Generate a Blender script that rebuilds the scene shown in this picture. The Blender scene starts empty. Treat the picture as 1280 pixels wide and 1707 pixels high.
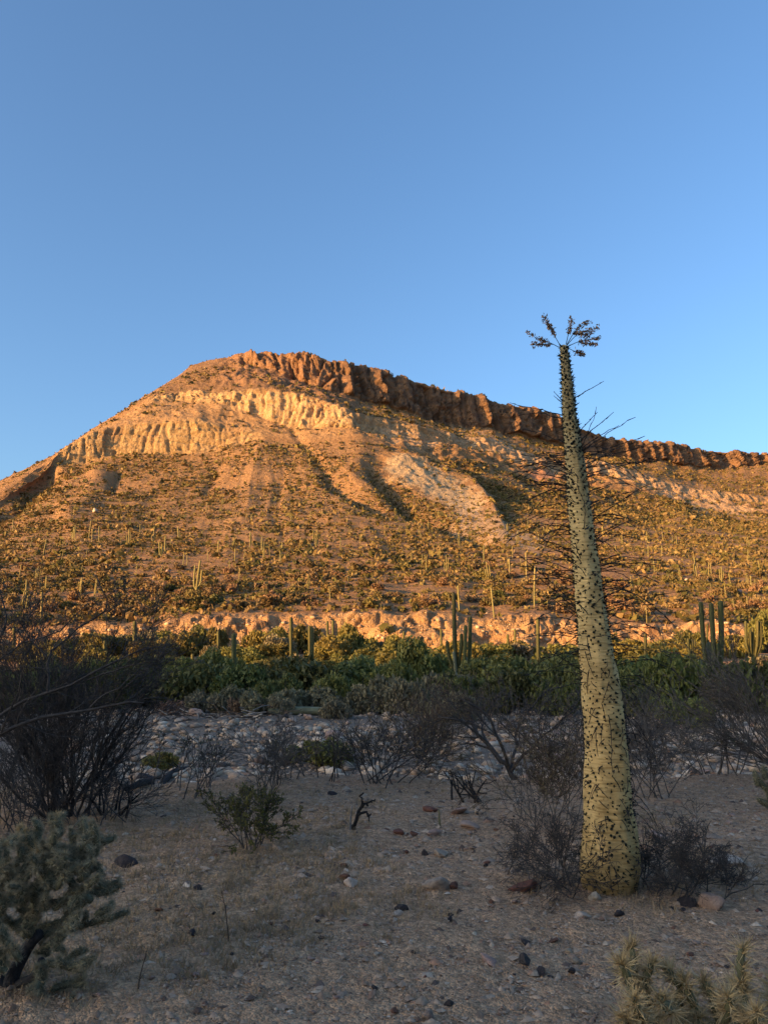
import bpy, math, random
import numpy as np
from mathutils import Vector

# ------------------------------------------------------------------ camera, sky, sun, exposure
scene = bpy.context.scene
COL = scene.collection
PITCH = math.radians(10.9)
FPX = 1282.0                      # focal length in photograph pixels (1280 x 1707)
EYE = 1.6
cam_data = bpy.data.cameras.new("camera")
cam = bpy.data.objects.new("camera", cam_data); COL.objects.link(cam)
cam.location = (0, 0, EYE)
cam.rotation_euler = (math.radians(90) + PITCH, 0, 0)
cam_data.sensor_fit = 'VERTICAL'
cam_data.sensor_height = 36.0
cam_data.lens = 36.0 * FPX / 1707.0
cam_data.clip_start = 0.05
cam_data.clip_end = 20000
scene.camera = cam

SUN_EL = math.radians(8.2)
SUN_A = math.radians(32)          # the light travels towards +x, +y at this angle from the x axis
travel = Vector((math.cos(SUN_A) * math.cos(SUN_EL), math.sin(SUN_A) * math.cos(SUN_EL), -math.sin(SUN_EL)))
world = bpy.data.worlds.new("World"); scene.world = world
world.use_nodes = True
wn = world.node_tree.nodes; wl = world.node_tree.links
for n in list(wn): wn.remove(n)
sky = wn.new('ShaderNodeTexSky'); sky.sky_type = 'NISHITA'
sky.sun_disc = False
sky.sun_elevation = SUN_EL
sky.sun_rotation = math.atan2(-travel.x, -travel.y)
sky.altitude = 300; sky.air_density = 1.0; sky.dust_density = 3.4; sky.ozone_density = 3.3
bg = wn.new('ShaderNodeBackground'); bg.inputs['Strength'].default_value = 0.15
wo = wn.new('ShaderNodeOutputWorld')
wl.new(sky.outputs[0], bg.inputs[0]); wl.new(bg.outputs[0], wo.inputs[0])

sun_data = bpy.data.lights.new("sun", 'SUN'); sun_data.energy = 4.4; sun_data.angle = math.radians(0.5)
sun_data.color = (1.0, 0.555, 0.20)
sun = bpy.data.objects.new("sun", sun_data); COL.objects.link(sun)
sun.rotation_euler = travel.to_track_quat('-Z', 'Y').to_euler()

scene.view_settings.view_transform = 'Standard'
scene.view_settings.look = 'None'
scene.view_settings.exposure = 1.48
scene.view_settings.gamma = 1.0
scene.view_settings.use_curve_mapping = False
scene.cycles.max_bounces = 5
scene.cycles.diffuse_bounces = 3
scene.cycles.transparent_max_bounces = 4
scene.cycles.use_denoising = True

# ------------------------------------------------------------------ helpers
rs = np.random.RandomState(7)
CP, SP = math.cos(PITCH), math.sin(PITCH)

def ray(px, py):
    a = (np.asarray(px, float) - 640.0) / FPX
    b = (853.5 - np.asarray(py, float)) / FPX
    return a + 0 * b, CP - b * SP + 0 * a, SP + b * CP + 0 * a

def at(px, py, depth):
    """the point seen in direction (px, py) of the photograph at a distance depth along +y"""
    x, y, z = ray(px, py)
    t = depth / y
    return np.stack([x * t, y * t, EYE + z * t], -1)

def project(p):
    p = np.asarray(p, float)
    f = p[..., 1] * CP + (p[..., 2] - EYE) * SP
    u = -p[..., 1] * SP + (p[..., 2] - EYE) * CP
    return 640 + FPX * p[..., 0] / f, 853.5 - FPX * u / f, f

_perm = np.random.RandomState(11).permutation(256)
_perm = np.concatenate([_perm, _perm, _perm])
_grad = np.random.RandomState(12).normal(size=(256, 3)); _grad /= np.linalg.norm(_grad, axis=1)[:, None]

def pn(x, y, z=0.0):
    x, y, z = np.broadcast_arrays(np.asarray(x, float), np.asarray(y, float), np.asarray(z, float))
    xi, yi, zi = np.floor(x).astype(int), np.floor(y).astype(int), np.floor(z).astype(int)
    xf, yf, zf = x - xi, y - yi, z - zi
    u, v, w = [t * t * t * (t * (t * 6 - 15) + 10) for t in (xf, yf, zf)]
    out = 0
    for dx in (0, 1):
        for dy in (0, 1):
            for dz in (0, 1):
                h = _perm[_perm[_perm[(xi + dx) & 255] + ((yi + dy) & 255)] + ((zi + dz) & 255)]
                g = _grad[h]
                d = g[..., 0] * (xf - dx) + g[..., 1] * (yf - dy) + g[..., 2] * (zf - dz)
                out = out + d * (u if dx else 1 - u) * (v if dy else 1 - v) * (w if dz else 1 - w)
    return out * 1.6

def fbm(x, y, z=0.0, o=4, g=0.5):
    s, a = 0, 1.0
    for i in range(o):
        s = s + a * pn(x * 2 ** i + 17.3 * i, y * 2 ** i - 9.1 * i, z * 2 ** i + 3.7 * i); a *= g
    return s

def smooth(e0, e1, x):
    t = np.clip((x - e0) / (e1 - e0), 0, 1)
    return t * t * (3 - 2 * t)

def make_mesh(name, V, F, mats=(), shade=False, col=None):
    """V (n,3); F an int array (m,3|4) or a list of such arrays; col (n,3) vertex colour"""
    V = np.asarray(V, np.float32)
    Fs = [np.asarray(f, np.int32) for f in (F if isinstance(F, list) else [F]) if len(f)]
    me = bpy.data.meshes.new(name)
    me.vertices.add(len(V)); me.vertices.foreach_set('co', V.ravel())
    idx = np.concatenate([f.ravel() for f in Fs])
    tot = np.concatenate([np.full(len(f), f.shape[1], np.int32) for f in Fs])
    start = np.concatenate([[0], np.cumsum(tot)[:-1]]).astype(np.int32)
    me.loops.add(len(idx)); me.loops.foreach_set('vertex_index', idx)
    me.polygons.add(len(tot)); me.polygons.foreach_set('loop_start', start); me.polygons.foreach_set('loop_total', tot)
    if shade: me.polygons.foreach_set('use_smooth', np.ones(len(tot), bool))
    me.update(calc_edges=True)
    if col is not None:
        c = np.ones((len(V), 4), np.float32); c[:, :3] = col
        at_ = me.color_attributes.new('Col', 'FLOAT_COLOR', 'POINT'); at_.data.foreach_set('color', c.ravel())
    for m in (mats if isinstance(mats, (list, tuple)) else [mats]): me.materials.append(m)
    return me

def obj(name, me, parent=None, loc=None, rot=None, sc=None):
    o = bpy.data.objects.new(name, me); COL.objects.link(o)
    if parent is not None: o.parent = parent
    if loc is not None: o.location = [float(v) for v in loc]
    if rot is not None: o.rotation_euler = rot
    if sc is not None: o.scale = sc if hasattr(sc, '__len__') else (sc, sc, sc)
    return o

def tag(o, label=None, cat=None, group=None, kind=None):
    for k, v in (('label', label), ('category', cat), ('group', group), ('kind', kind)):
        if v: o[k] = v
    return o

def empty(name, loc=(0, 0, 0), rz=0.0, sc=1.0):
    o = bpy.data.objects.new(name, None); COL.objects.link(o)
    o.location = [float(v) for v in loc]; o.rotation_euler = (0, 0, rz)
    o.scale = sc if hasattr(sc, '__len__') else (sc, sc, sc)
    o.empty_display_size = 0.1
    return o

def copy_tree(o, parent=None):
    c = o.copy(); COL.objects.link(c); c.parent = parent
    for ch in o.children: copy_tree(ch, c)
    return c

class Geo:
    """collects pieces of geometry for one mesh"""
    def __init__(s): s.V = []; s.F = []; s.C = []; s.n = 0
    def add(s, V, F, col=None):
        V = np.asarray(V, float).reshape(-1, 3)
        for f in (F if isinstance(F, list) else [F]):
            if len(f): s.F.append(np.asarray(f, np.int64) + s.n)
        s.V.append(V); s.n += len(V)
        if col is not None: s.C.append(np.broadcast_to(np.asarray(col, float), (len(V), 3)))
    def mesh(s, name, mat, shade=False):
        tri = [f for f in s.F if f.shape[1] == 3]; quad = [f for f in s.F if f.shape[1] == 4]
        F = []
        if tri: F.append(np.concatenate(tri))
        if quad: F.append(np.concatenate(quad))
        return make_mesh(name, np.concatenate(s.V), F, mat, shade, np.concatenate(s.C) if s.C else None)

def unit(v):
    v = np.asarray(v, float)
    return v / np.maximum(np.linalg.norm(v, axis=-1, keepdims=True), 1e-9)

def tubes(P, R, sides=4, ribs=None, thorn=0.0, rng=rs):
    """P (n,k,3) centre lines, R (n,k) radii -> one welded tube per line. Returns V, [quads, tris]"""
    P = np.asarray(P, float); R = np.asarray(R, float)
    n, k, _ = P.shape
    T = np.empty_like(P); T[:, 1:-1] = P[:, 2:] - P[:, :-2]; T[:, 0] = P[:, 1] - P[:, 0]; T[:, -1] = P[:, -1] - P[:, -2]
    T = unit(T)
    mean = unit(P[:, -1] - P[:, 0] + 1e-6)
    ref = np.where(np.abs(mean[:, 2:3]) < 0.8, np.array([[0, 0, 1.0]]), np.array([[1.0, 0, 0]]))[:, None, :]
    A = unit(np.cross(T, np.broadcast_to(ref, T.shape))); B = np.cross(T, A)
    th = np.arange(sides) * 2 * math.pi / sides
    m = np.ones(sides) if ribs is None else np.where(np.arange(sides) % 2 == 0, 1.0, ribs)
    ca, sa = np.cos(th) * m, np.sin(th) * m
    V = P[:, :, None, :] + R[:, :, None, None] * (A[:, :, None, :] * ca[None, None, :, None] + B[:, :, None, :] * sa[None, None, :, None])
    idx = np.arange(n * k * sides).reshape(n, k, sides)
    nx = np.roll(idx, -1, axis=2)
    Q = np.stack([idx[:, :-1], nx[:, :-1], nx[:, 1:], idx[:, 1:]], -1).reshape(-1, 4)
    V = V.reshape(-1, 3)
    tip = P[:, -1] + T[:, -1] * R[:, -1:] * 0.6
    ti = len(V) + np.arange(n)
    F3 = np.stack([idx[:, -1], nx[:, -1], np.broadcast_to(ti[:, None], (n, sides))], -1).reshape(-1, 3)
    V = np.concatenate([V, tip])
    F = [Q, F3]
    if thorn > 0 and k > 3:
        d = unit(rng.normal(size=(n, k - 2, 3)) + 0.6 * T[:, 1:-1])
        tips = (P[:, 1:-1] + d * thorn * rng.uniform(0.6, 1.2, (n, k - 2, 1))).reshape(-1, 3)
        i0 = idx[:, 1:-1, 0].ravel(); i1 = idx[:, 2:, 1].ravel()
        t = len(V) + np.arange(len(tips))
        V = np.concatenate([V, tips]); F.append(np.stack([i0, i1, t], -1))
    return V, F

def diamonds(C, size, rng, elong=1.6, up=0.0, N=None):
    """leaf shaped quads with random turn round the centres C; size scalar or (n,)"""
    C = np.asarray(C, float); n = len(C)
    s = np.broadcast_to(np.asarray(size, float), (n,))[:, None]
    a = unit(rng.normal(size=(n, 3)) + np.array([0, 0, up]))
    b = unit(np.cross(a, rng.normal(size=(n, 3))))
    a = a * s * elong * 0.5; b = b * s * 0.5
    V = np.stack([C - a, C + b * 0.9 - a * 0.1, C + a, C - b * 0.9 + a * 0.1], 1).reshape(-1, 3)
    return V, np.arange(4 * n).reshape(n, 4)

def wander(start, d, L, k, w, rng, bend=None):
    """n wandering lines with k points; bend (n,3)|(3,) is added to the heading along the way"""
    n = len(start)
    P = np.empty((n, k, 3)); P[:, 0] = start
    d = unit(d); step = np.asarray(L, float).reshape(n, 1) / (k - 1)
    for i in range(1, k):
        d = unit(d + rng.normal(size=(n, 3)) * w + (0 if bend is None else np.asarray(bend)))
        P[:, i] = P[:, i - 1] + d * step
    return P

def sprout(P, R, m, rng, lo=0.25, hi=1.0, spread=0.8, lenf=(0.4, 0.7), k=5, w=0.15, up=0.1, radf=0.6, tipf=0.35, bend=None):
    """m children on each line of P"""
    n, kk, _ = P.shape
    L = np.linalg.norm(P[:, 1:] - P[:, :-1], axis=2).sum(1)
    t = rng.uniform(lo, hi, (n, m)) * (kk - 1.001)
    i = t.astype(int); f = (t - i)[..., None]
    r = np.arange(n)[:, None]
    S = P[r, i] * (1 - f) + P[r, i + 1] * f
    T = unit(P[r, i + 1] - P[r, i])
    q = unit(np.cross(T, rng.normal(size=T.shape)))
    D = unit(T + q * spread * rng.uniform(0.5, 1.4, (n, m, 1)) + np.array([0, 0, up]))
    LL = L[:, None] * rng.uniform(lenf[0], lenf[1], (n, m)) * (1.15 - 0.5 * t / kk)
    r0 = (R[r, i] * (1 - f[..., 0]) + R[r, i + 1] * f[..., 0]) * radf
    P2 = wander(S.reshape(-1, 3), D.reshape(-1, 3), LL.ravel(), k, w, rng, bend)
    R2 = r0.reshape(-1, 1) * np.linspace(1, tipf, k)[None]
    return P2, R2

# ------------------------------------------------------------------ materials
def new_mat(name):
    m = bpy.data.materials.new(name); m.use_nodes = True
    nt = m.node_tree; b = nt.nodes['Principled BSDF']
    b.inputs['Specular IOR Level'].default_value = 0.25
    return m, nt, b

def mat(name, c1, c2=None, scale=8.0, rough=0.85, bump=0.0, bscale=None, attr=False, rnd=0.0, stretch=None, detail=5.0, bdist=0.02, transl=0.0, lo=0.35, hi=0.65, world=False):
    """two colours mixed by noise (or a vertex colour times noise), per-object variation, noise bump"""
    m, nt, b = new_mat(name); N = nt.nodes; L = nt.links
    b.inputs['Roughness'].default_value = rough
    tc = N.new('ShaderNodeTexCoord')
    vec = tc.outputs['Object']
    if world:
        g = N.new('ShaderNodeNewGeometry'); vec = g.outputs['Position']
    if stretch:
        mp = N.new('ShaderNodeMapping'); mp.inputs['Scale'].default_value = stretch
        L.new(vec, mp.inputs['Vector']); vec = mp.outputs['Vector']
    nz = N.new('ShaderNodeTexNoise'); nz.inputs['Scale'].default_value = scale; nz.inputs['Detail'].default_value = detail; nz.inputs['Roughness'].default_value = 0.62
    L.new(vec, nz.inputs['Vector'])
    ramp = N.new('ShaderNodeValToRGB'); ramp.color_ramp.elements[0].position = lo; ramp.color_ramp.elements[1].position = hi
    c2 = c2 or tuple(v * 0.6 for v in c1)
    ramp.color_ramp.elements[0].color = (*c2, 1); ramp.color_ramp.elements[1].color = (*c1, 1)
    L.new(nz.outputs['Fac'], ramp.inputs['Fac'])
    out = ramp.outputs['Color']
    if attr:
        at_ = N.new('ShaderNodeAttribute'); at_.attribute_name = 'Col'
        mx = N.new('ShaderNodeMix'); mx.data_type = 'RGBA'; mx.blend_type = 'MULTIPLY'; mx.inputs[0].default_value = 1
        L.new(at_.outputs['Color'], mx.inputs[6]); L.new(out, mx.inputs[7]); out = mx.outputs[2]
    if rnd:
        oi = N.new('ShaderNodeObjectInfo'); hs = N.new('ShaderNodeHueSaturation')
        mr = N.new('ShaderNodeMapRange'); mr.inputs[3].default_value = 1 - rnd; mr.inputs[4].default_value = 1 + rnd
        L.new(oi.outputs['Random'], mr.inputs[0]); L.new(mr.outputs[0], hs.inputs['Value'])
        mh = N.new('ShaderNodeMapRange'); mh.inputs[3].default_value = 0.5 - rnd * 0.06; mh.inputs[4].default_value = 0.5 + rnd * 0.06
        ml = N.new('ShaderNodeMath'); ml.operation = 'FRACT'; mm = N.new('ShaderNodeMath'); mm.operation = 'MULTIPLY'; mm.inputs[1].default_value = 7.31
        L.new(oi.outputs['Random'], mm.inputs[0]); L.new(mm.outputs[0], ml.inputs[0]); L.new(ml.outputs[0], mh.inputs[0]); L.new(mh.outputs[0], hs.inputs['Hue'])
        L.new(out, hs.inputs['Color']); out = hs.outputs['Color']
    L.new(out, b.inputs['Base Color'])
    if bump:
        n2 = N.new('ShaderNodeTexNoise'); n2.inputs['Scale'].default_value = bscale or scale * 2; n2.inputs['Detail'].default_value = 6; n2.inputs['Roughness'].default_value = 0.65
        L.new(vec, n2.inputs['Vector'])
        bp = N.new('ShaderNodeBump'); bp.inputs['Strength'].default_value = bump; bp.inputs['Distance'].default_value = bdist
        L.new(n2.outputs['Fac'], bp.inputs['Height']); L.new(bp.outputs['Normal'], b.inputs['Normal'])
    if transl:
        tr = N.new('ShaderNodeBsdfTranslucent'); L.new(out, tr.inputs['Color'])
        ms = N.new('ShaderNodeMixShader'); ms.inputs[0].default_value = transl
        L.new(b.outputs[0], ms.inputs[1]); L.new(tr.outputs[0], ms.inputs[2])
        L.new(ms.outputs[0], N['Material Output'].inputs['Surface'])
    return m
# ------------------------------------------------------------------ the land
def gz(x, y):
    """height of the flat ground, the dry river bed and the far bank"""
    x = np.asarray(x, float); y = np.asarray(y, float)
    e1 = 11.6 + 0.8 * pn(x * 0.25, 3.3) + 0.5 * pn(x * 0.7, 8.1)
    e2 = 38.5 + 2.0 * pn(x * 0.12, 5.5)
    bed = smooth(e1 - 0.7, e1 + 1.6, y) * (1 - smooth(e2 - 2, e2 + 5, y))
    z = -0.55 * bed + 2.7 * smooth(50, 98, y)
    z = z + 0.05 * fbm(x * 0.35, y * 0.35, 1.0, 3) * (1 - bed) * smooth(1500, 60, np.abs(y))
    z = z + 0.16 * bed * fbm(x * 0.22, y * 0.22, 4.0, 3)
    near = smooth(24, 6, np.hypot(x, y))
    z = z + near * (0.018 * fbm(x * 2.3, y * 2.3, 2.0, 3))
    return z

def ground_at(px, py):
    dx, dy, dz = [float(v) for v in ray(px, py)]
    ys = np.exp(np.linspace(math.log(1.5), math.log(100), 1600))
    zz = EYE + dz / dy * ys
    g = gz(dx / dy * ys, ys)
    hit = np.nonzero(zz < g)[0]
    y = ys[hit[0]] if len(hit) else 60.0
    x = dx / dy * y
    return np.array([x, y, float(gz(x, y))])

def mpp(y):
    """metres for one photograph pixel at depth y"""
    return y / 0.975 / FPX

# ---- ground sheet: rings round the viewer, fine in front
ang = np.concatenate([np.radians(np.linspace(-180, -34, 40)[:-1]), np.radians(np.arange(-34, 34, 0.25)), np.radians(np.linspace(34, 180, 40))])
rad = np.concatenate([[0.0, 0.6, 1.2, 1.8, 2.3], np.exp(np.arange(math.log(2.7), math.log(120), 0.0125)), np.exp(np.linspace(math.log(125), math.log(6000), 26))])
A_, R_ = np.meshgrid(ang, rad)
GX, GY = R_ * np.sin(A_), R_ * np.cos(A_)
GZ = gz(GX, GY)
fine = smooth(3.0, 3.4, R_) * 0 + smooth(14, 5, R_)
GZ = GZ + fine * (0.013 * fbm(GX * 7, GY * 7, 0.5, 3) + 0.007 * fbm(GX * 30, GY * 30, 1.5, 2))
GZ = np.where(R_ > 110, np.where(GY > 0, -1.0, GZ), GZ)
nr, nc = GX.shape
gi = np.arange(nr * nc).reshape(nr, nc)
GQ = np.stack([gi[:-1, :-1], gi[:-1, 1:], gi[1:, 1:], gi[1:, :-1]], -1).reshape(-1, 4)[:, ::-1]
bedm = smooth(10.8, 13.0, GY) * (1 - smooth(37, 42, GY))
lit = smooth(46, 60, GY)
mott = np.clip(0.5 + 0.5 * fbm(GX * 0.8, GY * 0.8, 9.0, 4), 0, 1)
straw = np.clip(smooth(0.0, 0.5, fbm(GX * 0.5 + 3, GY * 0.5, 12.0, 3)) * smooth(1.2, -0.6, GX) * smooth(9.5, 7, GY) * smooth(3.5, 5, GY), 0, 1)
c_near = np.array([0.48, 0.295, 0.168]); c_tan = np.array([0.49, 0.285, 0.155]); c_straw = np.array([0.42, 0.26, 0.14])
c_bed = np.array([0.27, 0.195, 0.14]); c_lit = np.array([0.37, 0.22, 0.11])
far = smooth(6, 9.5, GY)[..., None] * 0.55
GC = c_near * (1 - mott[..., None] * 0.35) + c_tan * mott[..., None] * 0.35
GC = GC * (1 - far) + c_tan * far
GC = GC * (1 - straw[..., None] * 0.6) + c_straw * straw[..., None] * 0.6
GC = GC * (1 - bedm[..., None]) + c_bed * bedm[..., None]
GC = GC * (1 - lit[..., None]) + c_lit * lit[..., None]
m_ground = mat('gravel_soil', (1.2, 1.18, 1.16), (0.66, 0.64, 0.63), scale=11, rough=0.95, attr=True, world=True, lo=0.3, hi=0.72)
def gravel_nodes(m):
    """chips of gravel: cells of two sizes give each chip its own tone and a little relief"""
    nt = m.node_tree; N = nt.nodes; L = nt.links; b = N['Principled BSDF']
    g = N.new('ShaderNodeNewGeometry'); old = b.inputs['Base Color'].links[0].from_socket; hsum = None
    for sc, lo, hi, hs in ((34.0, 0.74, 1.2, 0.008), (85.0, 0.72, 1.2, 0.005)):
        v = N.new('ShaderNodeTexVoronoi'); v.inputs['Scale'].default_value = sc; L.new(g.outputs['Position'], v.inputs['Vector'])
        sp = N.new('ShaderNodeSeparateColor'); L.new(v.outputs['Color'], sp.inputs[0])
        mr = N.new('ShaderNodeMapRange'); mr.inputs[3].default_value = lo; mr.inputs[4].default_value = hi; L.new(sp.outputs[0], mr.inputs[0])
        vm = N.new('ShaderNodeVectorMath'); vm.operation = 'SCALE'; L.new(old, vm.inputs[0]); L.new(mr.outputs[0], vm.inputs['Scale']); old = vm.outputs[0]
        h = N.new('ShaderNodeMath'); h.operation = 'MULTIPLY'; h.inputs[1].default_value = -hs * 1.6
        L.new(v.outputs['Distance'], h.inputs[0])
        h2 = N.new('ShaderNodeMath'); h2.operation = 'MULTIPLY_ADD'; h2.inputs[1].default_value = hs; L.new(sp.outputs[1], h2.inputs[0]); L.new(h.outputs[0], h2.inputs[2])
        if hsum is None: hsum = h2.outputs[0]
        else:
            ad = N.new('ShaderNodeMath'); L.new(hsum, ad.inputs[0]); L.new(h2.outputs[0], ad.inputs[1]); hsum = ad.outputs[0]
    L.new(old, b.inputs['Base Color'])
    bp = N.new('ShaderNodeBump'); bp.inputs['Strength'].default_value = 1.0; bp.inputs['Distance'].default_value = 1.0
    L.new(hsum, bp.inputs['Height']); L.new(bp.outputs[0], b.inputs['Normal'])
gravel_nodes(m_ground)
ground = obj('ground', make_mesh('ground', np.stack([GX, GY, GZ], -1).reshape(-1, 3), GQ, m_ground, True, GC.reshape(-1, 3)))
tag(ground, 'grey brown gravel ground running into a dry river bed', 'ground', kind='structure')

# ---- mesa: a swept surface whose feature lines (bank top, talus, cliffs, rim) run across the view
def gsm(a, s):
    if s <= 0: return a
    r = int(s * 3) + 1
    k = np.exp(-0.5 * (np.arange(-r, r + 1) / s) ** 2); k /= k.sum()
    return np.convolve(np.pad(a, r, mode='edge'), k, mode='valid')

UX = np.arange(-900, 2201, 2.0)
def curve(xs, ys, s=5): return gsm(np.interp(UX, xs, ys), s / 2.0)
E = [-900, -300]; 
XL = [-900, -300, 0, 100, 200, 300, 400, 450, 540, 600, 700, 800, 900, 1000, 1100, 1200, 1280, 1600, 2200]
FY = [None] * 10; FD = [None] * 10
FY[0] = curve([-900, -300, 0, 100, 200, 250, 300, 400, 450, 600, 700, 800, 900, 1000, 1100, 1200, 1280, 1600, 2200],
              [1050, 1048, 1046, 1043, 1038, 1035, 1030, 1020, 1018, 1018, 1020, 1022, 1026, 1030, 1036, 1042, 1045, 1048, 1050], 10) + 9 * pn(UX / 95.0, 2.1) + 5 * pn(UX / 33.0, 4.7) + 5
FD[0] = curve([-900, 2200], [104, 104])
FY[1] = curve([-900, -300, 0, 100, 1000, 1280, 1600, 2200], [1030, 985, 955, 950, 952, 960, 968, 990], 60)
FD[1] = curve([-900, -300, 0, 100, 640, 1280, 1600, 2200], [140, 160, 170, 172, 165, 190, 195, 190], 60)
FY[2] = curve([-900, -300, 0, 100, 900, 1000, 1280, 1600, 2200], [1022, 950, 905, 890, 892, 897, 915, 930, 960], 60)
FD[2] = curve([-900, -300, 0, 100, 640, 900, 1280, 1600, 2200], [170, 215, 240, 250, 248, 285, 330, 340, 320], 60)
FY[3] = curve([-900, -300, 0, 60, 100, 200, 700, 900, 1000, 1100, 1280, 1600, 2200], [1018, 930, 862, 845, 832, 830, 830, 838, 845, 855, 877, 900, 940], 40)
FD[3] = curve([-900, -300, 0, 100, 450, 600, 700, 800, 900, 1000, 1100, 1200, 1280, 1600, 2200], [190, 260, 300, 345, 350, 352, 372, 395, 420, 450, 472, 488, 500, 500, 460], 30)
FY[4] = curve([-900, -300, 0, 60, 95, 145, 165, 225, 300, 350, 380, 430, 470, 540, 600, 700, 800, 900, 1000, 1100, 1200, 1280, 1600, 2200],
              [1016, 920, 835, 800, 770, 772, 763, 758, 757, 753, 741, 734, 737, 737, 737, 755, 772, 796, 810, 832, 846, 857, 885, 930], 6)
FD[4] = curve(XL, [210, 300, 345, 412, 425, 427, 430, 428, 425, 425, 440, 465, 485, 505, 525, 540, 550, 550, 500])
FY[5] = curve([-900, -300, 0, 60, 95, 115, 155, 200, 300, 325, 375, 400, 440, 470, 540, 600, 700, 800, 900, 1000, 1100, 1200, 1280, 1600, 2200],
              [1015, 917, 829, 788, 759, 741, 720, 710, 700, 698, 712, 713, 720, 725, 725, 725, 746, 760, 786, 802, 825, 838, 850, 878, 925], 6)
FD[5] = curve(XL, [213, 303, 350, 416, 430, 433, 438, 437, 433, 432, 448, 475, 495, 512, 532, 547, 557, 560, 510])
FY[6] = curve([-900, -300, 0, 60, 100, 150, 200, 250, 300, 365, 425, 475, 550, 585, 640, 700, 736, 792, 849, 900, 1000, 1105, 1155, 1200, 1280, 1600, 2200],
              [1014, 914, 822, 778, 755.5, 720.5, 697, 669, 668, 671, 692, 710, 713, 714, 728, 735, 738, 745, 763, 780, 794, 819, 828, 832, 844, 872, 920], 6)
FD[6] = curve([-900, -300, 0, 100, 200, 300, 425, 500, 585, 640, 700, 800, 900, 1000, 1100, 1200, 1280, 1600, 2200],
              [218, 306, 360, 425, 448, 462, 452, 446, 442, 455, 468, 495, 515, 535, 555, 572, 585, 585, 520])
FY[7] = curve([-900, -300, 0, 60, 100, 150, 200, 250, 320, 365, 440, 480, 530, 575, 590, 624, 667, 736, 792, 849, 900, 1005, 1105, 1155, 1200, 1280, 1600, 2200],
              [1013, 911, 815, 774, 754, 719.8, 693, 661, 653, 657, 649, 652, 665, 680, 690, 693, 702, 719, 724, 745, 762, 770, 801, 816, 820, 832, 862, 915], 6)
FD[7] = FD[6] + curve([-900, -300, 0, 100, 300, 600, 1280, 2200], [5, 5, 10, 6, 6, 6, 7, 7])
FY[8] = curve([-900, -300, 0, 60, 100, 150, 200, 250, 300, 360, 400, 440, 480, 542, 592, 667, 730, 792, 849, 905, 980, 1067, 1136, 1186, 1280, 1600, 2200],
              [1012, 907, 808, 770, 753, 719, 690, 657, 627, 606, 606, 612, 630, 650, 669, 687, 703, 716, 725, 737, 759, 772, 778, 782, 776, 806, 880], 8) + (6 * pn(UX / 45.0, 9.4) + 4 * pn(UX / 17.0, 3.3)) * smooth(470, 560, UX)
FD[8] = curve([-900, -300, 0, 100, 200, 300, 425, 500, 540, 600, 700, 800, 900, 1000, 1100, 1200, 1280, 1600, 2200],
              [225, 320, 385, 440, 470, 495, 500, 495, 490, 505, 530, 560, 590, 620, 650, 680, 700, 720, 640])
FY[9] = curve([-900, -300, 0, 30, 90, 145, 200, 240, 280, 320, 360, 425, 475, 515, 545, 595, 635, 655, 717, 786, 830, 911, 974, 1011, 1064, 1136, 1167, 1280, 1600, 2200],
              [1010, 900, 803, 786, 757, 722, 688, 662, 637, 608, 596, 587, 592, 590, 601, 608, 622, 628, 644, 659, 676, 691, 716, 729, 737, 745, 751, 759, 790, 870], 4) + (1.6 * pn(UX / 24.0, 5.9) + 1.0 * pn(UX / 9.0, 7.3)) * smooth(300, 400, UX)
FD[9] = FD[8] + curve([-900, 100, 250, 340, 400, 480, 2200], [10, 12, 12, 14, 9, 7, 7])

PX = np.concatenate([np.arange(-900, -60, 12.0), np.arange(-60, 1340, 2.15), np.arange(1340, 2201, 12.0)])
ncol = len(PX)
feat = []
for r in range(10):
    feat.append(at(PX, np.interp(PX, UX, FY[r]), np.interp(PX, UX, FD[r])))
# bank foot, and the plateau / back slope behind the rim
foot = at(PX, 1100, 97.0) ; foot[:, 2] = 1.6
foot[:, 1] += 4.5 * gsm(pn(PX / 70.0, 1.7), 3) - 2.5 * np.maximum(0, pn(PX / 38.0, 6.2))
left = smooth(330, 150, PX)[:, None]
d_out = unit(feat[9] * np.array([1, 1, 0]))
back = []
for dd, dz_p, dz_l in ((6, 0.6, -1.0), (18, 0.2, -5.0), (60, -1.0, -24.0), (240, -8.0, -75.0)):
    b_ = feat[9] + d_out * dd
    b_[:, 2] = np.maximum(b_[:, 2] + dz_p * (1 - left[:, 0]) + dz_l * left[:, 0], -1.2)
    back.append(b_)
b_ = feat[9] + d_out * 420; b_[:, 2] = -1.5; back.append(b_)
lines = [foot] + feat + back
nseg = [26, 62, 56, 54, 54, 36, 28, 32, 34, 42, 5, 5, 5, 6, 5]
rows, vpar = [], []
for s, n in enumerate(nseg):
    for i in range(n):
        t = i / n
        rows.append(lines[s] * (1 - t) + lines[s + 1] * t); vpar.append(s + t)
rows.append(lines[-1]); vpar.append(len(nseg))
H = np.array(rows); vpar = np.array(vpar); nrow = len(H)          # (nrow, ncol, 3)
def vsmooth(H, sig):
    out = H.copy(); r = int(3 * sig)
    k = np.exp(-0.5 * (np.arange(-r, r + 1) / sig) ** 2); k /= k.sum()
    pad = np.concatenate([np.repeat(H[:1], r, 0), H, np.repeat(H[-1:], r, 0)])
    out = sum(k[i] * pad[i:i + len(H)] for i in range(2 * r + 1))
    return out
w_low = (smooth(1.15, 1.6, vpar) * smooth(4.8, 4.3, vpar))[:, None, None]
H = vsmooth(H, 9) * w_low + vsmooth(H, 0.8) * (1 - w_low)
BX, BY, _ = project(H)                                          # where the smooth surface shows in the view
V2 = np.broadcast_to(vpar[:, None], (nrow, ncol)); X2 = np.broadcast_to(PX[None], (nrow, ncol))

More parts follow.
